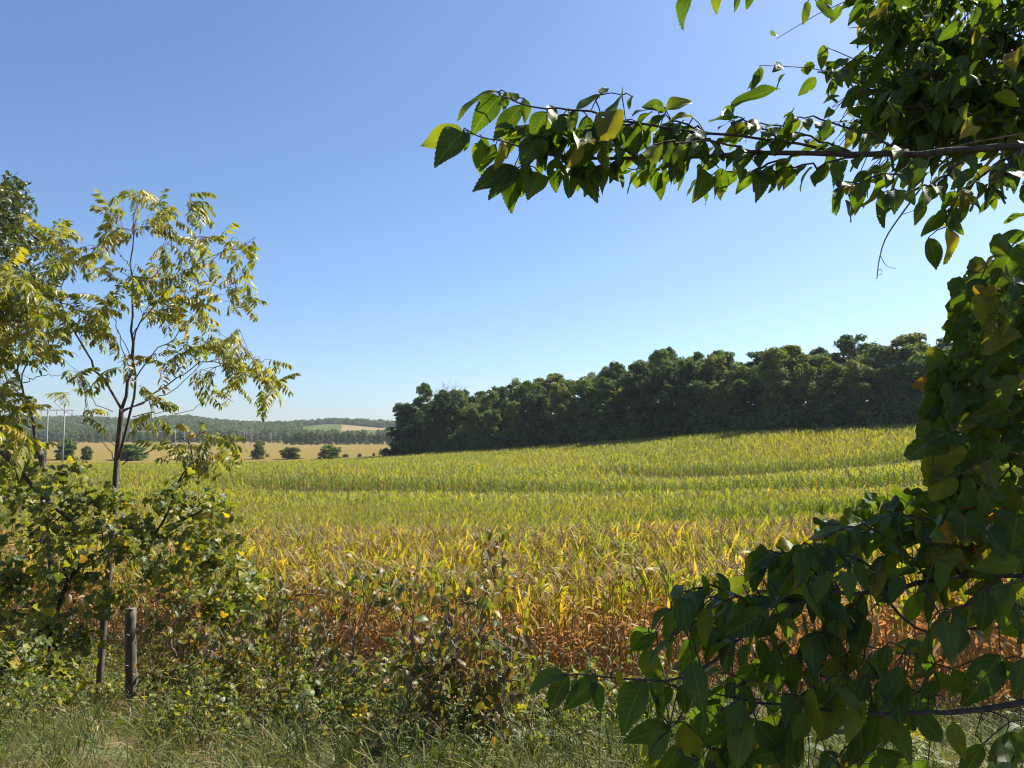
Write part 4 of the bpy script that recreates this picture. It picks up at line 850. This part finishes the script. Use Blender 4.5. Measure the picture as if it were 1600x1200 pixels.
for bz, tz in (((362, 222), (172, 282)), ((375, 240), (258, 372)), ((468, 278), (348, 418)), ((400, 225), (398, 290)), ((435, 262), (425, 212)), ((480, 250), (490, 345)), ((575, 305), (488, 425)), ((590, 280), (602, 348)), ((640, 320), (590, 440)),
               ((222, 385), (35, 438)), ((225, 390), (115, 490)), ((240, 385), (250, 470)), ((300, 410), (332, 472)), ((300, 420), (292, 555)), ((390, 430), (375, 545)), ((360, 440), (300, 555)), ((430, 545), (270, 615)), ((440, 550), (305, 635)), ((450, 540), (340, 625)), ((440, 560), (415, 698)), ((500, 530), (450, 660)), ((540, 560), (512, 638)), ((605, 500), (612, 628)), ((650, 530), (678, 648)), ((700, 510), (780, 645)), ((820, 515), (925, 570)), ((965, 495), (968, 572)), ((1090, 505), (1055, 552)), ((1095, 510), (1105, 572)), ((1170, 490), (1150, 560)), ((1220, 540), (1235, 642)), ((1290, 540), (1318, 645)), ((1360, 510), (1385, 590)), ((1460, 545), (1470, 652)), ((1510, 540), (1552, 625)),
               ((795, 235), (690, 290)), ((800, 232), (815, 195)), ((885, 235), (825, 300)), ((925, 240), (910, 290)), ((1060, 290), (960, 270)), ((1070, 300), (1178, 235)), ((1180, 330), (1075, 315)), ((1340, 275), (1528, 198)), ((1350, 280), (1300, 330)),
               ((700, 300), (640, 420)), ((740, 320), (730, 470)), ((800, 330), (760, 500)), ((700, 380), (690, 440)), ((850, 330), (860, 450)), ((900, 340), (870, 480)), ((950, 350), (930, 490)), ((860, 300), (800, 420)), ((1000, 370), (960, 480)), ((1040, 380), (1050, 500)), ((1100, 390), (1090, 500)), ((640, 440), (600, 520)), ((530, 400), (480, 520)), ((570, 420), (530, 510)), ((1150, 400), (1160, 490)), ((1200, 420), (1240, 520)), ((600, 330), (580, 470)), ((660, 300), (690, 440))):
    hang(Z8(*bz), Z8(*tz), DB - .06 + .12 * R.random(), dd=.05 * R.standard_normal(), face=np.array([0, .25, 1.0]) if bz == (1340, 275) else None, k=0 if bz == (1340, 275) else None)
for q in ([(1330, 238), (1270, 215), (1200, 195), (1140, 185)], [(1420, 240), (1350, 205), (1270, 185), (1230, 180)], [(1250, 240), (1190, 262), (1120, 270), (1090, 280)], [(1350, 240), (1280, 258), (1220, 262), (1180, 268)], [(1200, 240), (1140, 225), (1070, 222), (1020, 226)], [(1440, 240), (1400, 270), (1340, 282), (1310, 290)], [(1520, 236), (1470, 280), (1420, 300), (1380, 300)], [(1600, 229), (1540, 270), (1500, 300), (1480, 340)], [(1600, 232), (1570, 262), (1545, 290)], [(1080, 247), (1010, 230), (960, 222)], [(1000, 247), (950, 228), (900, 215)], [(1140, 244), (1090, 210), (1040, 196)], [(1000, 192), (950, 196), (900, 205)], [(930, 247), (890, 215), (850, 205)], [(900, 172), (860, 185), (820, 195)], [(1110, 208), (1060, 190), (1010, 170)], [(1230, 222), (1190, 200), (1150, 182)], [(850, 240), (830, 215), (800, 190)], [(1080, 247), (1030, 262), (980, 262)], [(980, 247), (930, 262), (890, 262)]):
    sprig(q, DB, DB + .12 * R.standard_normal(), 15, .078)
for bq, tq in (((1478, 335), (1440, 365)), ((1480, 338), (1507, 366)), ((1478, 355), (1492, 410)), ((1450, 372), (1474, 422)), ((1555, 280), (1550, 310)), ((1510, 310), (1540, 325))): hang(bq, tq, DB)
pl.part("branch", smooth([b0 + [0, 0, .3], P(1800, -60, 2.1), P(1500, -70, 2.0), P(1270, -6, 1.9), P(1180, -26, 1.9), P(1080, -22, 1.9)], 18), .008, .002, 6)
for bq, tq in (((1085, -14), (1052, 34)), ((1120, -16), (1118, 20)), ((1148, -18), (1156, 14)), ((1172, -14), (1170, 12)), ((1262, 2), (1258, 37)), ((1275, 2), (1308, 28)), ((1290, -8), (1300, 8))): hang(bq, tq, 1.9)
# the boughs above and behind, closing the upper corner
for q in ([(1700, 60), (1580, 70), (1480, 60), (1390, 40)], [(1700, 120), (1580, 130), (1470, 120), (1370, 90)], [(1700, 180), (1580, 175), (1470, 165), (1380, 140)], [(1700, 0), (1580, 10), (1480, -10), (1390, -20)], [(1680, 210), (1580, 200), (1480, 190), (1400, 170)]):
    dd = 2.5 + .5 * R.random(); s_ = np.vstack([pl.nearest(P(*q[0], dd))[None], limb(q, dd, dd + .3 * R.standard_normal(), 16, .01)]); pl.part("branch", s_, .008, .002, 6)
    for _ in range(64):
        a = s_[int(R.integers(3, 17))]; e = a + np.array([R.normal(-.06, .12), R.normal(0, .2), R.normal(-.03, .14)]); tw_ = smooth([a, (a + e) / 2 + [0, 0, .03], e], 6); pl.twig(tw_, .003, .0015)
        for q_ in range(6): lv.put(tw_[int(R.integers(1, 6))] + rv(.015), unit(rv(.6) + [-.25, 0, -.75]), np.array([.2, -.2, .9]) + rv(.45), .055 + .055 * R.random())
# lower boughs: large leaves hanging in front of the corn
DL = 1.75
lowb = np.vstack([smooth([t0 + [0, 0, .75], P(1850, 1000, 1.95), P(1610, 1093, DL)], 6)[:-1], limb([(1610, 1093), (1560, 1105), (1500, 1112), (1440, 1115), (1380, 1117), (1300, 1108), (1190, 1098), (1120, 1085)], DL, DL, 16, .002)]); pl.part("branch", lowb, np.linspace(.009, .002, len(lowb)), None, 7)
b2 = np.vstack([smooth([t0 + [0, 0, 1.3], P(1850, 850, 2.1), P(1610, 900, 1.9)], 6)[:-1], limb([(1610, 900), (1500, 900), (1420, 915), (1350, 925), (1280, 930), (1190, 975), (1120, 1030), (1060, 1075)], 1.9, DL, 16, .003)]); pl.part("branch", b2, np.linspace(.009, .002, len(b2)), None, 7)
b3 = limb([(1370, 915), (1400, 955), (1440, 985), (1500, 985), (1560, 980)], 1.86, 1.75, 10, .002); pl.part("branch", b3, .004, .002, 5)
b4 = limb([(1120, 1030), (1060, 1062), (1000, 1062), (930, 1056), (880, 1056)], DL, DL - .05, 10, .002); pl.part("branch", b4, .0035, .0016, 5)
def Zc(x, y): return (960 + x / 3.75, 880 + y / 3.75)
def Zd(x, y): return (1280 + x / 3.75, 880 + y / 3.75)
for b_, t_q in (((883, 1054), (815, 1075)), ((888, 1056), (851, 1112)), ((900, 1060), (895, 1085)), ((934, 1058), (881, 1110)), ((924, 1066), (948, 1114)), ((966, 1046), (971, 1074))): hang(b_, t_q, DL - .05)
for bz, tz in (((175, 690), (20, 975)), ((300, 690), (165, 915)), ((400, 715), (420, 900)), ((500, 740), (530, 890)), ((330, 960), (60, 1030)), ((320, 980), (180, 1160)), ((410, 930), (470, 1215)), ((720, 925), (500, 1090)), ((770, 950), (790, 1230)), ((830, 920), (1010, 1150)), ((450, 330), (470, 690)), ((380, 210), (350, 100)), ((500, 210), (590, 120)), ((640, 215), (640, 110)), ((330, 270), (180, 380)), ((420, 290), (260, 430)), ((230, 420), (100, 520)), ((170, 410), (95, 440)), ((480, 250), (560, 360)), ((650, 230), (600, 400)), ((700, 450), (620, 640)), ((790, 480), (720, 600)), ((960, 510), (850, 690)), ((1040, 540), (1030, 770)), ((1000, 600), (1070, 800)), ((700, 700), (640, 800)), ((830, 690), (930, 790)), ((760, 720), (840, 860)), ((1080, 840), (1050, 1040)), ((1110, 840), (1200, 960)), ((600, 830), (700, 930)), ((560, 1090), (600, 1180)), ((680, 1060), (660, 1190)), ((860, 90), (930, 200)), ((900, 160), (1000, 60)), ((1050, 250), (900, 330)), ((1100, 300), (1140, 420)), ((1000, 320), (1080, 400)), ((760, 200), (700, 300)), ((840, 200), (800, 330)), ((930, 440), (1060, 500)), ((1100, 560), (1190, 640)), ((1130, 620), (1180, 760)), ((330, 720), (250, 870)), ((540, 420), (640, 350)), ((600, 60), (700, 150))):
    hang(Zc(*bz), Zc(*tz), DL - .05 + .2 * R.random(), dd=.04 * R.standard_normal())
for bz, tz in (((270, 320), (200, 540)), ((350, 90), (470, 170)), ((330, 60), (260, 160)), ((640, 180), (650, 350)), ((850, 380), (760, 570)), ((900, 385), (1040, 485)), ((1060, 540), (860, 840)), ((780, 620), (900, 860)), ((1080, 560), (1130, 770)), ((1200, 560), (1150, 780)), ((280, 660), (230, 850)), ((430, 700), (480, 870)), ((410, 700), (310, 840)), ((580, 760), (600, 870)), ((640, 770), (720, 860)), ((560, 880), (760, 1060)), ((540, 870), (470, 1060)), ((320, 930), (460, 1130)), ((230, 910), (130, 1060)), ((340, 1080), (560, 1230)), ((1200, 1080), (1000, 1190)), ((1190, 1060), (1020, 1130)), ((260, 560), (110, 640)), ((290, 560), (380, 640)), ((620, 460), (500, 490)), ((660, 390), (760, 470)), ((1100, 240), (1190, 400)), ((1000, 250), (860, 340)), ((60, 100), (0, 280)), ((160, 80), (230, 190)), ((60, 560), (-20, 640)), ((700, 700), (600, 790)), ((120, 300), (60, 440)), ((60, 700), (40, 840)), ((700, 150), (780, 260))):
    hang(Zd(*bz), Zd(*tz), DL - .03 + .2 * R.random(), dd=.04 * R.standard_normal())
for q in ([(1300, 930), (1250, 880), (1210, 860), (1180, 870)], [(1400, 915), (1330, 870), (1270, 850), (1240, 860)], [(1450, 905), (1400, 850), (1350, 820), (1310, 830)], [(1200, 975), (1150, 930), (1100, 915), (1060, 930)], [(1260, 940), (1200, 930), (1150, 960), (1120, 980)], [(1500, 900), (1460, 850), (1420, 810), (1390, 800)], [(1560, 900), (1540, 930), (1500, 950), (1470, 960)], [(1350, 925), (1320, 960), (1290, 980), (1260, 990)], [(1250, 1103), (1200, 1140), (1150, 1160), (1120, 1170)], [(1400, 1116), (1350, 1150), (1310, 1180), (1290, 1195)]):
    sprig(q, DL + .15, DL + .1 + .15 * R.standard_normal(), 15, .09)
LOWP = [(1185, 900), (1260, 850), (1380, 815), (1480, 800), (1640, 800), (1640, 1200), (1000, 1230), (1010, 1110), (1000, 1010), (1060, 945)]
HOLES = [(1268, 1005, 34, 48), (1395, 985, 44, 44), (1545, 1065, 80, 105), (1432, 1165, 45, 45), (1480, 955, 40, 36), (1125, 1055, 22, 20), (1340, 985, 20, 18), (1010, 1130, 20, 20)]
def inside(x, y, poly):
    c = False
    for (x0, y0), (x1, y1) in zip(poly, poly[1:] + poly[:1]):
        if (y0 > y) != (y1 > y) and x < (x1 - x0) * (y - y0) / (y1 - y0) + x0: c = not c
    return c
cnt = 0
while cnt < 270:
    x, y = R.uniform(980, 1640), R.uniform(800, 1230)
    if not inside(x, y, LOWP) or any(((x - a) / p_) ** 2 + ((y + 25 - b) / q_) ** 2 < 1 for a, b, p_, q_ in HOLES): continue
    cnt += 1; d = R.uniform(1.65, 2.3); p = P(x, y, d); n_ = pl.nearest(p); pl.twig(smooth([n_, (n_ + p) / 2 + rv(.02) + [0, 0, .02], p], 5), .0022, .0013)
    lv.put(p, unit(np.array([-.3, -.05, -.7]) + rv(.4)), np.array([0, -.45, .65]) + rv(.45), .07 + .055 * R.random())
# unseen crown above and beside the frame, added to shade the boughs below
lv_main = lv; lv = Leaves([ovate(880 + k, 4, .27, 0, .3, .4, .02, .42, 1) for k in range(4)], M['elm'], "leaf", 0)
for _ in range(62):
    c = np.array([3.3, 2.7, 8.0]) + R.normal(0, 1, 3) * [1.3, 1.4, 1.2]
    if c[1] < .9 or pix(c)[0] < 1780: continue
    a = pl.nodes[0][int(R.integers(8, 14))]; br = smooth([a, (a + c) / 2 + [0, 0, .2], c], 6); pl.twig(br, .012, .004, 4)
    for q_ in range(52):
        cc = c + rv(.3); pq = pix(cc)
        if -60 < pq[0] < 1480 and -60 < pq[1] < 1260 and cc[1] > .2: continue
        lv.put(cc, unit(rv(.6) + [0, 0, -.7]), np.array([.2, 0, .9]) + rv(.4), .08 + .05 * R.random())
pl.close(); lv.build(root, "crown"); lv_main.build(root)

# ---- grapevine hanging down beside the elm
grape_t = [lobed(840 + k, 40, .16 + .08 * (k % 3), .013, .2 + .5 * (k % 2), .07) for k in range(8)]
gb = np.array([1.72, 2.05]); root = thing("grapevine", "curtain of broad wild grape leaves hanging at the picture's side under the elm bough", "vine", (gb[0], gb[1], h1(*gb) - .05))
pl = Plant(root, ('bark_dark', 'twig')); t0 = np.array(root.location); lv = Leaves(grape_t, M['grape'], "leaf", 260)
for q, dd in (([(1700, 200), (1610, 420), (1585, 560), (1570, 700), (1560, 830)], 2.0), ([(1720, 300), (1560, 470), (1520, 600), (1500, 720), (1480, 800)], 2.1), ([(1660, 380), (1600, 560), (1620, 720), (1600, 900)], 1.85), ([(1650, 700), (1540, 800), (1440, 850), (1340, 860)], 2.1)):
    s_ = limb(q, dd + .1, dd, 16, .01); pl.part("stem", s_, .006, .0025, 6)
pl.part("stem", smooth([t0, t0 + [.1, .05, 1.0], P(1700, 700, 2.05), P(1720, 300, 2.1), P(1700, 190, 2.1)], 16), .016, .008, 7)
XL = np.interp
for _ in range(460):
    y = R.uniform(400, 860); xl = np.interp(y, [380, 430, 470, 540, 560, 650, 665, 690, 720, 760, 790, 860], [1555, 1530, 1515, 1510, 1475, 1470, 1500, 1462, 1462, 1475, 1465, 1455])
    x = xl + (1700 - xl) * R.random() ** 1.35; d = R.uniform(1.7, 2.35); p = P(x, y, d); sz = (.048 + .045 * R.random())
    n_ = pl.nearest(p); pl.twig([n_, (n_ + p) / 2 + rv(.01), p], .002, .0014)
    lv.put(p, unit(np.array([-.3, -.1, -.75]) + rv(.35)), np.array([.0, -.75, .45]) + rv(.4), sz)
for x, y, tx, ty, d in ((1585, 380, 1565, 440, 1.8), (1545, 410, 1525, 460, 1.85), (1510, 440, 1508, 500, 1.85), (1495, 478, 1490, 508, 1.9), (1490, 505, 1482, 535, 1.9), (1482, 555, 1455, 605, 1.8), (1480, 600, 1446, 655, 1.8), (1465, 680, 1425, 715, 1.75), (1475, 690, 1450, 750, 1.8)):
    b_ = P(x, y, d); e = P(tx, ty, d); n_ = pl.nearest(b_); pl.twig([n_, (n_ + b_) / 2, b_], .0022, .0015); lv.put(b_, e - b_, np.array([0.1, -.8, .3]) + rv(.25), np.linalg.norm(e - b_) * 1.05)
for _ in range(60):                                        # yellowing leaves along the top of the lower mass
    x = R.uniform(1240, 1480); y = np.interp(x, [1240, 1300, 1370, 1480], [865, 845, 810, 790]) + R.normal(0, 16); p = P(x, y, 2.25 + .15 * R.standard_normal()); n_ = pl.nearest(p); pl.twig([n_, (n_ + p) / 2 + [0, 0, .02], p], .002, .0014)
    lv.put(p, unit(np.array([-.3, 0, -.3]) + rv(.5)), np.array([.2, -.3, .8]) + rv(.4), .065 + .04 * R.random())
tp = smooth([P(1440, 292, 1.98), P(1412, 330, 1.97), P(1385, 370, 1.96), P(1374, 405, 1.96), P(1370, 436, 1.96)], 14); b = MB(); b.tube(tp, .0028, .0012, 5); obj("tendril", shifted(b, t0).mesh("tendril", M['twig']), root)
for q in ([(1410, 335), (1425, 330), (1438, 322), (1437, 316), (1443, 318), (1440, 332), (1450, 310)], [(1376, 400), (1385, 415), (1400, 420)], [(1370, 425), (1376, 420), (1378, 428), (1371, 430)]):
    b = MB(); b.tube(smooth([P(*w_, 1.965) for w_ in q], 18), .0011, .0007, 4); obj("tendril", shifted(b, t0).mesh("tendril", M['twig']), root)
n_ = pl.nearest(P(1440, 292, 1.98)); pl.twig(smooth([P(1440, 292, 1.98), P(1460, 240, 2.0), P(1560, 215, 2.05), P(1700, 195, 2.1)], 8), .003, .0035)
pl.close(); lv.build(root)

# ------------------------------------------------------------------ bank: grass, weeds, goldenrod, dry stems
def tuft(seed, n, ln, w, mat, lean=.5):
    r = np.random.default_rng(seed); b = MB()
    for _ in range(n):
        T = blade(int(r.integers(1e9)), ln * (.5 + .7 * r.random()), w, 4, 1.5 - lean * r.random(), .5 + 1.3 * r.random(), .5); a = 6.28 * r.random()
        b.add(T[0] @ rotz(a).T + np.array([.07 * r.standard_normal(), .07 * r.standard_normal(), 0]), T[1], T[2], float(r.random()))
    return b.mesh("tuft", mat)
def weed(seed, h=.7, leaf='weed', dry=False, stem='straw'):
    r = np.random.default_rng(seed); b = MB(); lt = ovate(900 + seed % 5, 4, .16, 0, .3, .5, .02, .45, 1)
    for s_ in range(4):
        a = 6.28 * r.random(); p = np.array([.06 * r.standard_normal(), .06 * r.standard_normal(), 0]); tip = p + np.array([.25 * math.cos(a) * r.random(), .25 * math.sin(a) * r.random(), h * (.6 + .5 * r.random())])
        s = smooth([p, (p + tip) / 2 + r.normal(0, .04, 3), tip], 8); b.tube(s, .0035, .0015, 3, mi=1, cap=False, rnd=float(r.random()))
        for k in range(6 if dry else 20):
            q = s[int(r.integers(2, 8))]; d = unit(r.standard_normal(3) * [1, 1, .5] + [0, 0, .1 if not dry else .6])
            if dry:
                e = q + d * .16 * r.random(); b.tube([q, e], .002, .001, 3, mi=1, cap=False, rnd=float(r.random()))
            else: b.add(lt[0] @ (frame(d, np.array([0, 0, 1.0]) + .4 * r.standard_normal(3)) * (.028 + .034 * r.random())).T + q, lt[1], lt[2], float(r.random()), 0)
    return b.mesh("weed", [M[leaf], M[stem]])
def bank_points(n, y0, gapedge=0.3, tm=.86):
    y = np.sqrt(R.uniform(y0 ** 2, 21 ** 2, n * 4)); x = y * R.uniform(-tm, tm, n * 4)
    ok = y < np.interp(x, EDGE[:, 0], EDGE[:, 1]) + gapedge; return np.stack([x[ok], y[ok]], 1)[:n]
def bank_scatter(name, label, cat, n, y0, meshes, s0, s1, edge=.3, keep=None):
    q = bank_points(n, y0, edge)
    if keep is not None: q = q[keep(q[:, 0], q[:, 1])]
    k = len(q); z = H(q[:, 0], q[:, 1]) - .02
    tag(scatter(name, np.column_stack([q, z]), meshes, np.stack([R.normal(0, .1, k), R.normal(0, .1, k), R.random(k) * 6.28], 1), s0 + (s1 - s0) * R.random(k), R.integers(0, len(meshes), k)), label, cat, kind="stuff")
bank_scatter("grass", "tall yellowing grass covering the bank", "grass", 5600, 3.0, [tuft(910 + k, 34, .27, .0012, M['grass'], 1.1) for k in range(6)], .45, 1.15)
bank_scatter("dry_grass", "dead straw-coloured grass and litter at the foot of the corn", "grass", 3000, 6.2, [tuft(920 + k, 26, .30, .0012, M['straw'], 1.2) for k in range(4)], .6, 1.2, 1.2)
bank_scatter("weeds", "leafy weeds tangled through the grass", "weeds", 2600, 3.5, [weed(930 + k, .62, stem=("straw", "bark_dark")[k % 2]) for k in range(8)], .3, .8, .4, lambda x, y: ~((x / y < -.44) & (x / y > -.62) & (y < 9) & (R.random(len(x)) < .85)) & ~((x / y > -.38) & ((y > 6.4) | (x / y > .3)) & (R.random(len(x)) < .85)))
bank_scatter("dry_weeds", "brown dead weed stalks before the corn", "weeds", 1500, 5.0, [weed(940 + k, .7, 'weed', True) for k in range(4)], .6, 1.3, .8, lambda x, y: y > np.interp(x, EDGE[:, 0], EDGE[:, 1]) - 3.2)
def tangle(seed, mat, temps, n=7, h=.66):
    """arching leafy canes of bramble and weeds"""
    r = np.random.default_rng(seed); b = MB()
    for _ in range(n):
        a = 6.28 * r.random(); ln = h * (.6 + .6 * r.random()); d = np.array([math.cos(a), math.sin(a), 0]); p = r.normal(0, .08, 3) * [1, 1, 0]
        s = smooth([p, p + d * .15 * ln + [0, 0, .6 * ln], p + d * .5 * ln + [0, 0, ln], p + d * 1.0 * ln + [0, 0, .75 * ln * (.6 + .6 * r.random())]], 12); b.tube(s, .0038, .0015, 4, mi=1, cap=False)
        for k in range(22):
            q = s[int(r.integers(3, 12))] + r.normal(0, .02, 3); T = temps[int(r.integers(len(temps)))]
            F = frame(unit(r.standard_normal(3) * [1, 1, .6] + [0, 0, -.5]), np.array([.35, .1, .8]) + .45 * r.standard_normal(3)) * (.034 + .042 * r.random()); b.add(T[0] @ F.T + q, T[1], T[2], float(r.random()), 0)
    return b.mesh("tangle", [M[mat], M['bark_dark']])
h_s = [lobed(970 + k, 10, .10, .0, .3, .05) for k in range(3)]; o_s = [ovate(975 + k, 4, .30, 0, .35, .5, .03, .45, 1) for k in range(3)]
def clumpy(x, y):
    f = np.sin(x * 1.3 + 1.1) * np.cos(y * 1.1 + x * .4) + .5 * np.sin(x * 3.1 + y * 2.3); t = x / y
    ok = f + R.normal(0, .35, len(x)) > np.where(t < -.1, -.45, np.where(t < .12, -.15, np.where(t < .3, .4, 1.1))); px = 800 + FPX * t
    ok &= y > 4.35 + .6 * np.sin(x * 1.9 + .5) + R.normal(0, .3, len(x))                    # ragged near edge
    ok &= ~((px > 70) & (px < 300) & (y < 9) & (R.random(len(x)) < .93))                              # open ground before post and trunk
    ok &= ~((px < 360) & (y < 5.8) & (R.random(len(x)) < .6))
    ok &= ~((px > 360) & (y > 5.9) & (R.random(len(x)) < .93)); ok &= ~((px > 300) & (R.random(len(x)) < .35)); return ok                      # bare strip along the stalks
bank_scatter("bramble_tangle", "tangle of brambles and low leafy weeds smothering the bank", "brambles", 2900, 4.7, [tangle(980 + k, ('weed', 'vine', 'weed', 'vine', 'shrub', 'vine', 'weed', 'vine')[k], (o_s, h_s)[k % 2]) for k in range(8)], .35, .85, .2, clumpy)
def goldenrod(px, row, d, top, label, seed):
    r = np.random.default_rng(seed); base = P(px, row, d); base[2] = h1(base[0], base[1]); hh = P(px, top, d)[2] - base[2]
    root = thing("goldenrod_plant", label, "wildflower", base, "goldenrod on the bank"); b = MB(); s_ = smooth([(0, 0, 0), (.03 * r.standard_normal(), .02, hh * .5), (.06 * r.standard_normal(), 0, hh)], 12); b.tube(s_, .004, .002, 4); obj("stem", b.mesh("stem", M['weed']), root)
    lt = ovate(950, 4, .12, 0, .3, .6, .02, .45, 1); b = MB()
    for k in range(26):
        q = s_[int(r.integers(2, 10))]; a = 6.28 * r.random(); b.add(lt[0] @ (frame([math.cos(a), math.sin(a), .2], [0, 0, 1.0]) * (.06 + .04 * r.random())).T + q, lt[1], lt[2], float(r.random()))
    obj("leaves", b.mesh("leaves", M['weed']), root); b = MB()
    for k in range(9):
        q = s_[11 - k // 3]; a = 6.28 * r.random(); e = q + np.array([.09 * math.cos(a), .09 * math.sin(a), .03 + .05 * r.random()]); sp = smooth([q, (q + e) / 2 + [0, 0, .02], e], 6)
        for p in sp:
            for _ in range(5):
                c = p + r.normal(0, .007, 3); f = frame(r.standard_normal(3), r.standard_normal(3)) * .008; b.add(np.array([(-1, 0, 0), (0, 1, 0), (1, 0, 0), (0, -1, .6)]) @ f.T + c, [(0, 1, 2, 3)])
    obj("flower_plume", b.mesh("flower_plume", M['goldenrod']), root)
goldenrod(352, 1215, 5.4, 1128, "goldenrod with a thin yellow plume beneath the tangled olive shrub", 1); goldenrod(1432, 1235, 3.6, 1135, "goldenrod clump glimpsed under the elm's lower bough", 2); goldenrod(1448, 1225, 3.8, 1150, "shorter goldenrod close to the clump under the elm's lower bough", 3); goldenrod(572, 1200, 5.0, 1122, "goldenrod flowering between the two reddish shrubs", 4)
ds = [([(168, 1230), (160, 1180), (140, 1150), (112, 1115)], 5.2, "pale dead stem bending away from the walnut's foot"), ([(185, 1230), (196, 1170), (203, 1105)], 5.4, "straight pale dead stem rising in front of the fence post"), ([(190, 1125), (150, 1126), (115, 1117), (98, 1108)], 5.6, "pale dead stem lying level before the walnut trunk"), ([(165, 1235), (160, 1170), (148, 1155), (143, 1120)], 5.1, "kinked dead stem at the frame's bottom under the walnut"), ([(236, 1235), (246, 1180), (258, 1150), (263, 1165), (256, 1210)], 5.2, "hooked dead stem bent over on itself"), ([(330, 1235), (328, 1190), (331, 1140)], 5.3, "upright pale forked stem left of the goldenrod plume"), ([(312, 1235), (311, 1190), (305, 1168)], 5.3, "short pale stem beside the upright forked one"), ([(180, 1235), (215, 1180), (240, 1142)], 5.3, "slanting dead stem leaning towards the tangled shrub")]
for pts, d, lab in ds:
    s_ = limb(pts, d, d + .1, 16, .006); base = s_[0].copy(); zb = h1(base[0], base[1])
    if pts[0][1] > 1200: s_ = np.vstack([[base[0], base[1], min(zb, base[2]) - .05], s_])
    b = MB(); b.tube(s_ - s_[0], .0065, .003, 5)
    for k in (6, 10, 13):
        e = s_[k] + rv(.05) + [0, 0, .05]; b.tube([s_[k] - s_[0], e - s_[0]], .003, .0015, 3)
    o = obj("dry_stem", b.mesh("dry_stem", M['dry_twig']), loc=s_[0]); tag(o, lab, "dry stem", "pale dead stems at the foot of the thicket")

# ------------------------------------------------------------------ haze
hb = MB(); X0, X1, Y0, Y1, Z0, Z1_ = -5600, 5600, -3300, 3300, -22, 95
hb.add([(X0, Y0, Z0), (X1, Y0, Z0), (X1, Y1, Z0), (X0, Y1, Z0), (X0, Y0, Z1_), (X1, Y0, Z1_), (X1, Y1, Z1_), (X0, Y1, Z1_)], [(3, 2, 1, 0), (4, 5, 6, 7), (0, 1, 5, 4), (1, 2, 6, 5), (2, 3, 7, 6), (3, 0, 4, 7)])
m, nt, out = newmat('haze_air'); v = N(nt, "ShaderNodeVolumePrincipled"); v.inputs["Density"].default_value = 0.00009; v.inputs["Color"].default_value = (0.82, 0.9, 1.0, 1); v.inputs["Anisotropy"].default_value = 0.2
L(nt, v.outputs[0], out.inputs["Volume"]); tag(obj("haze", hb.mesh("haze", m, False)), "thin blue summer haze over the valley", "haze", kind="stuff")
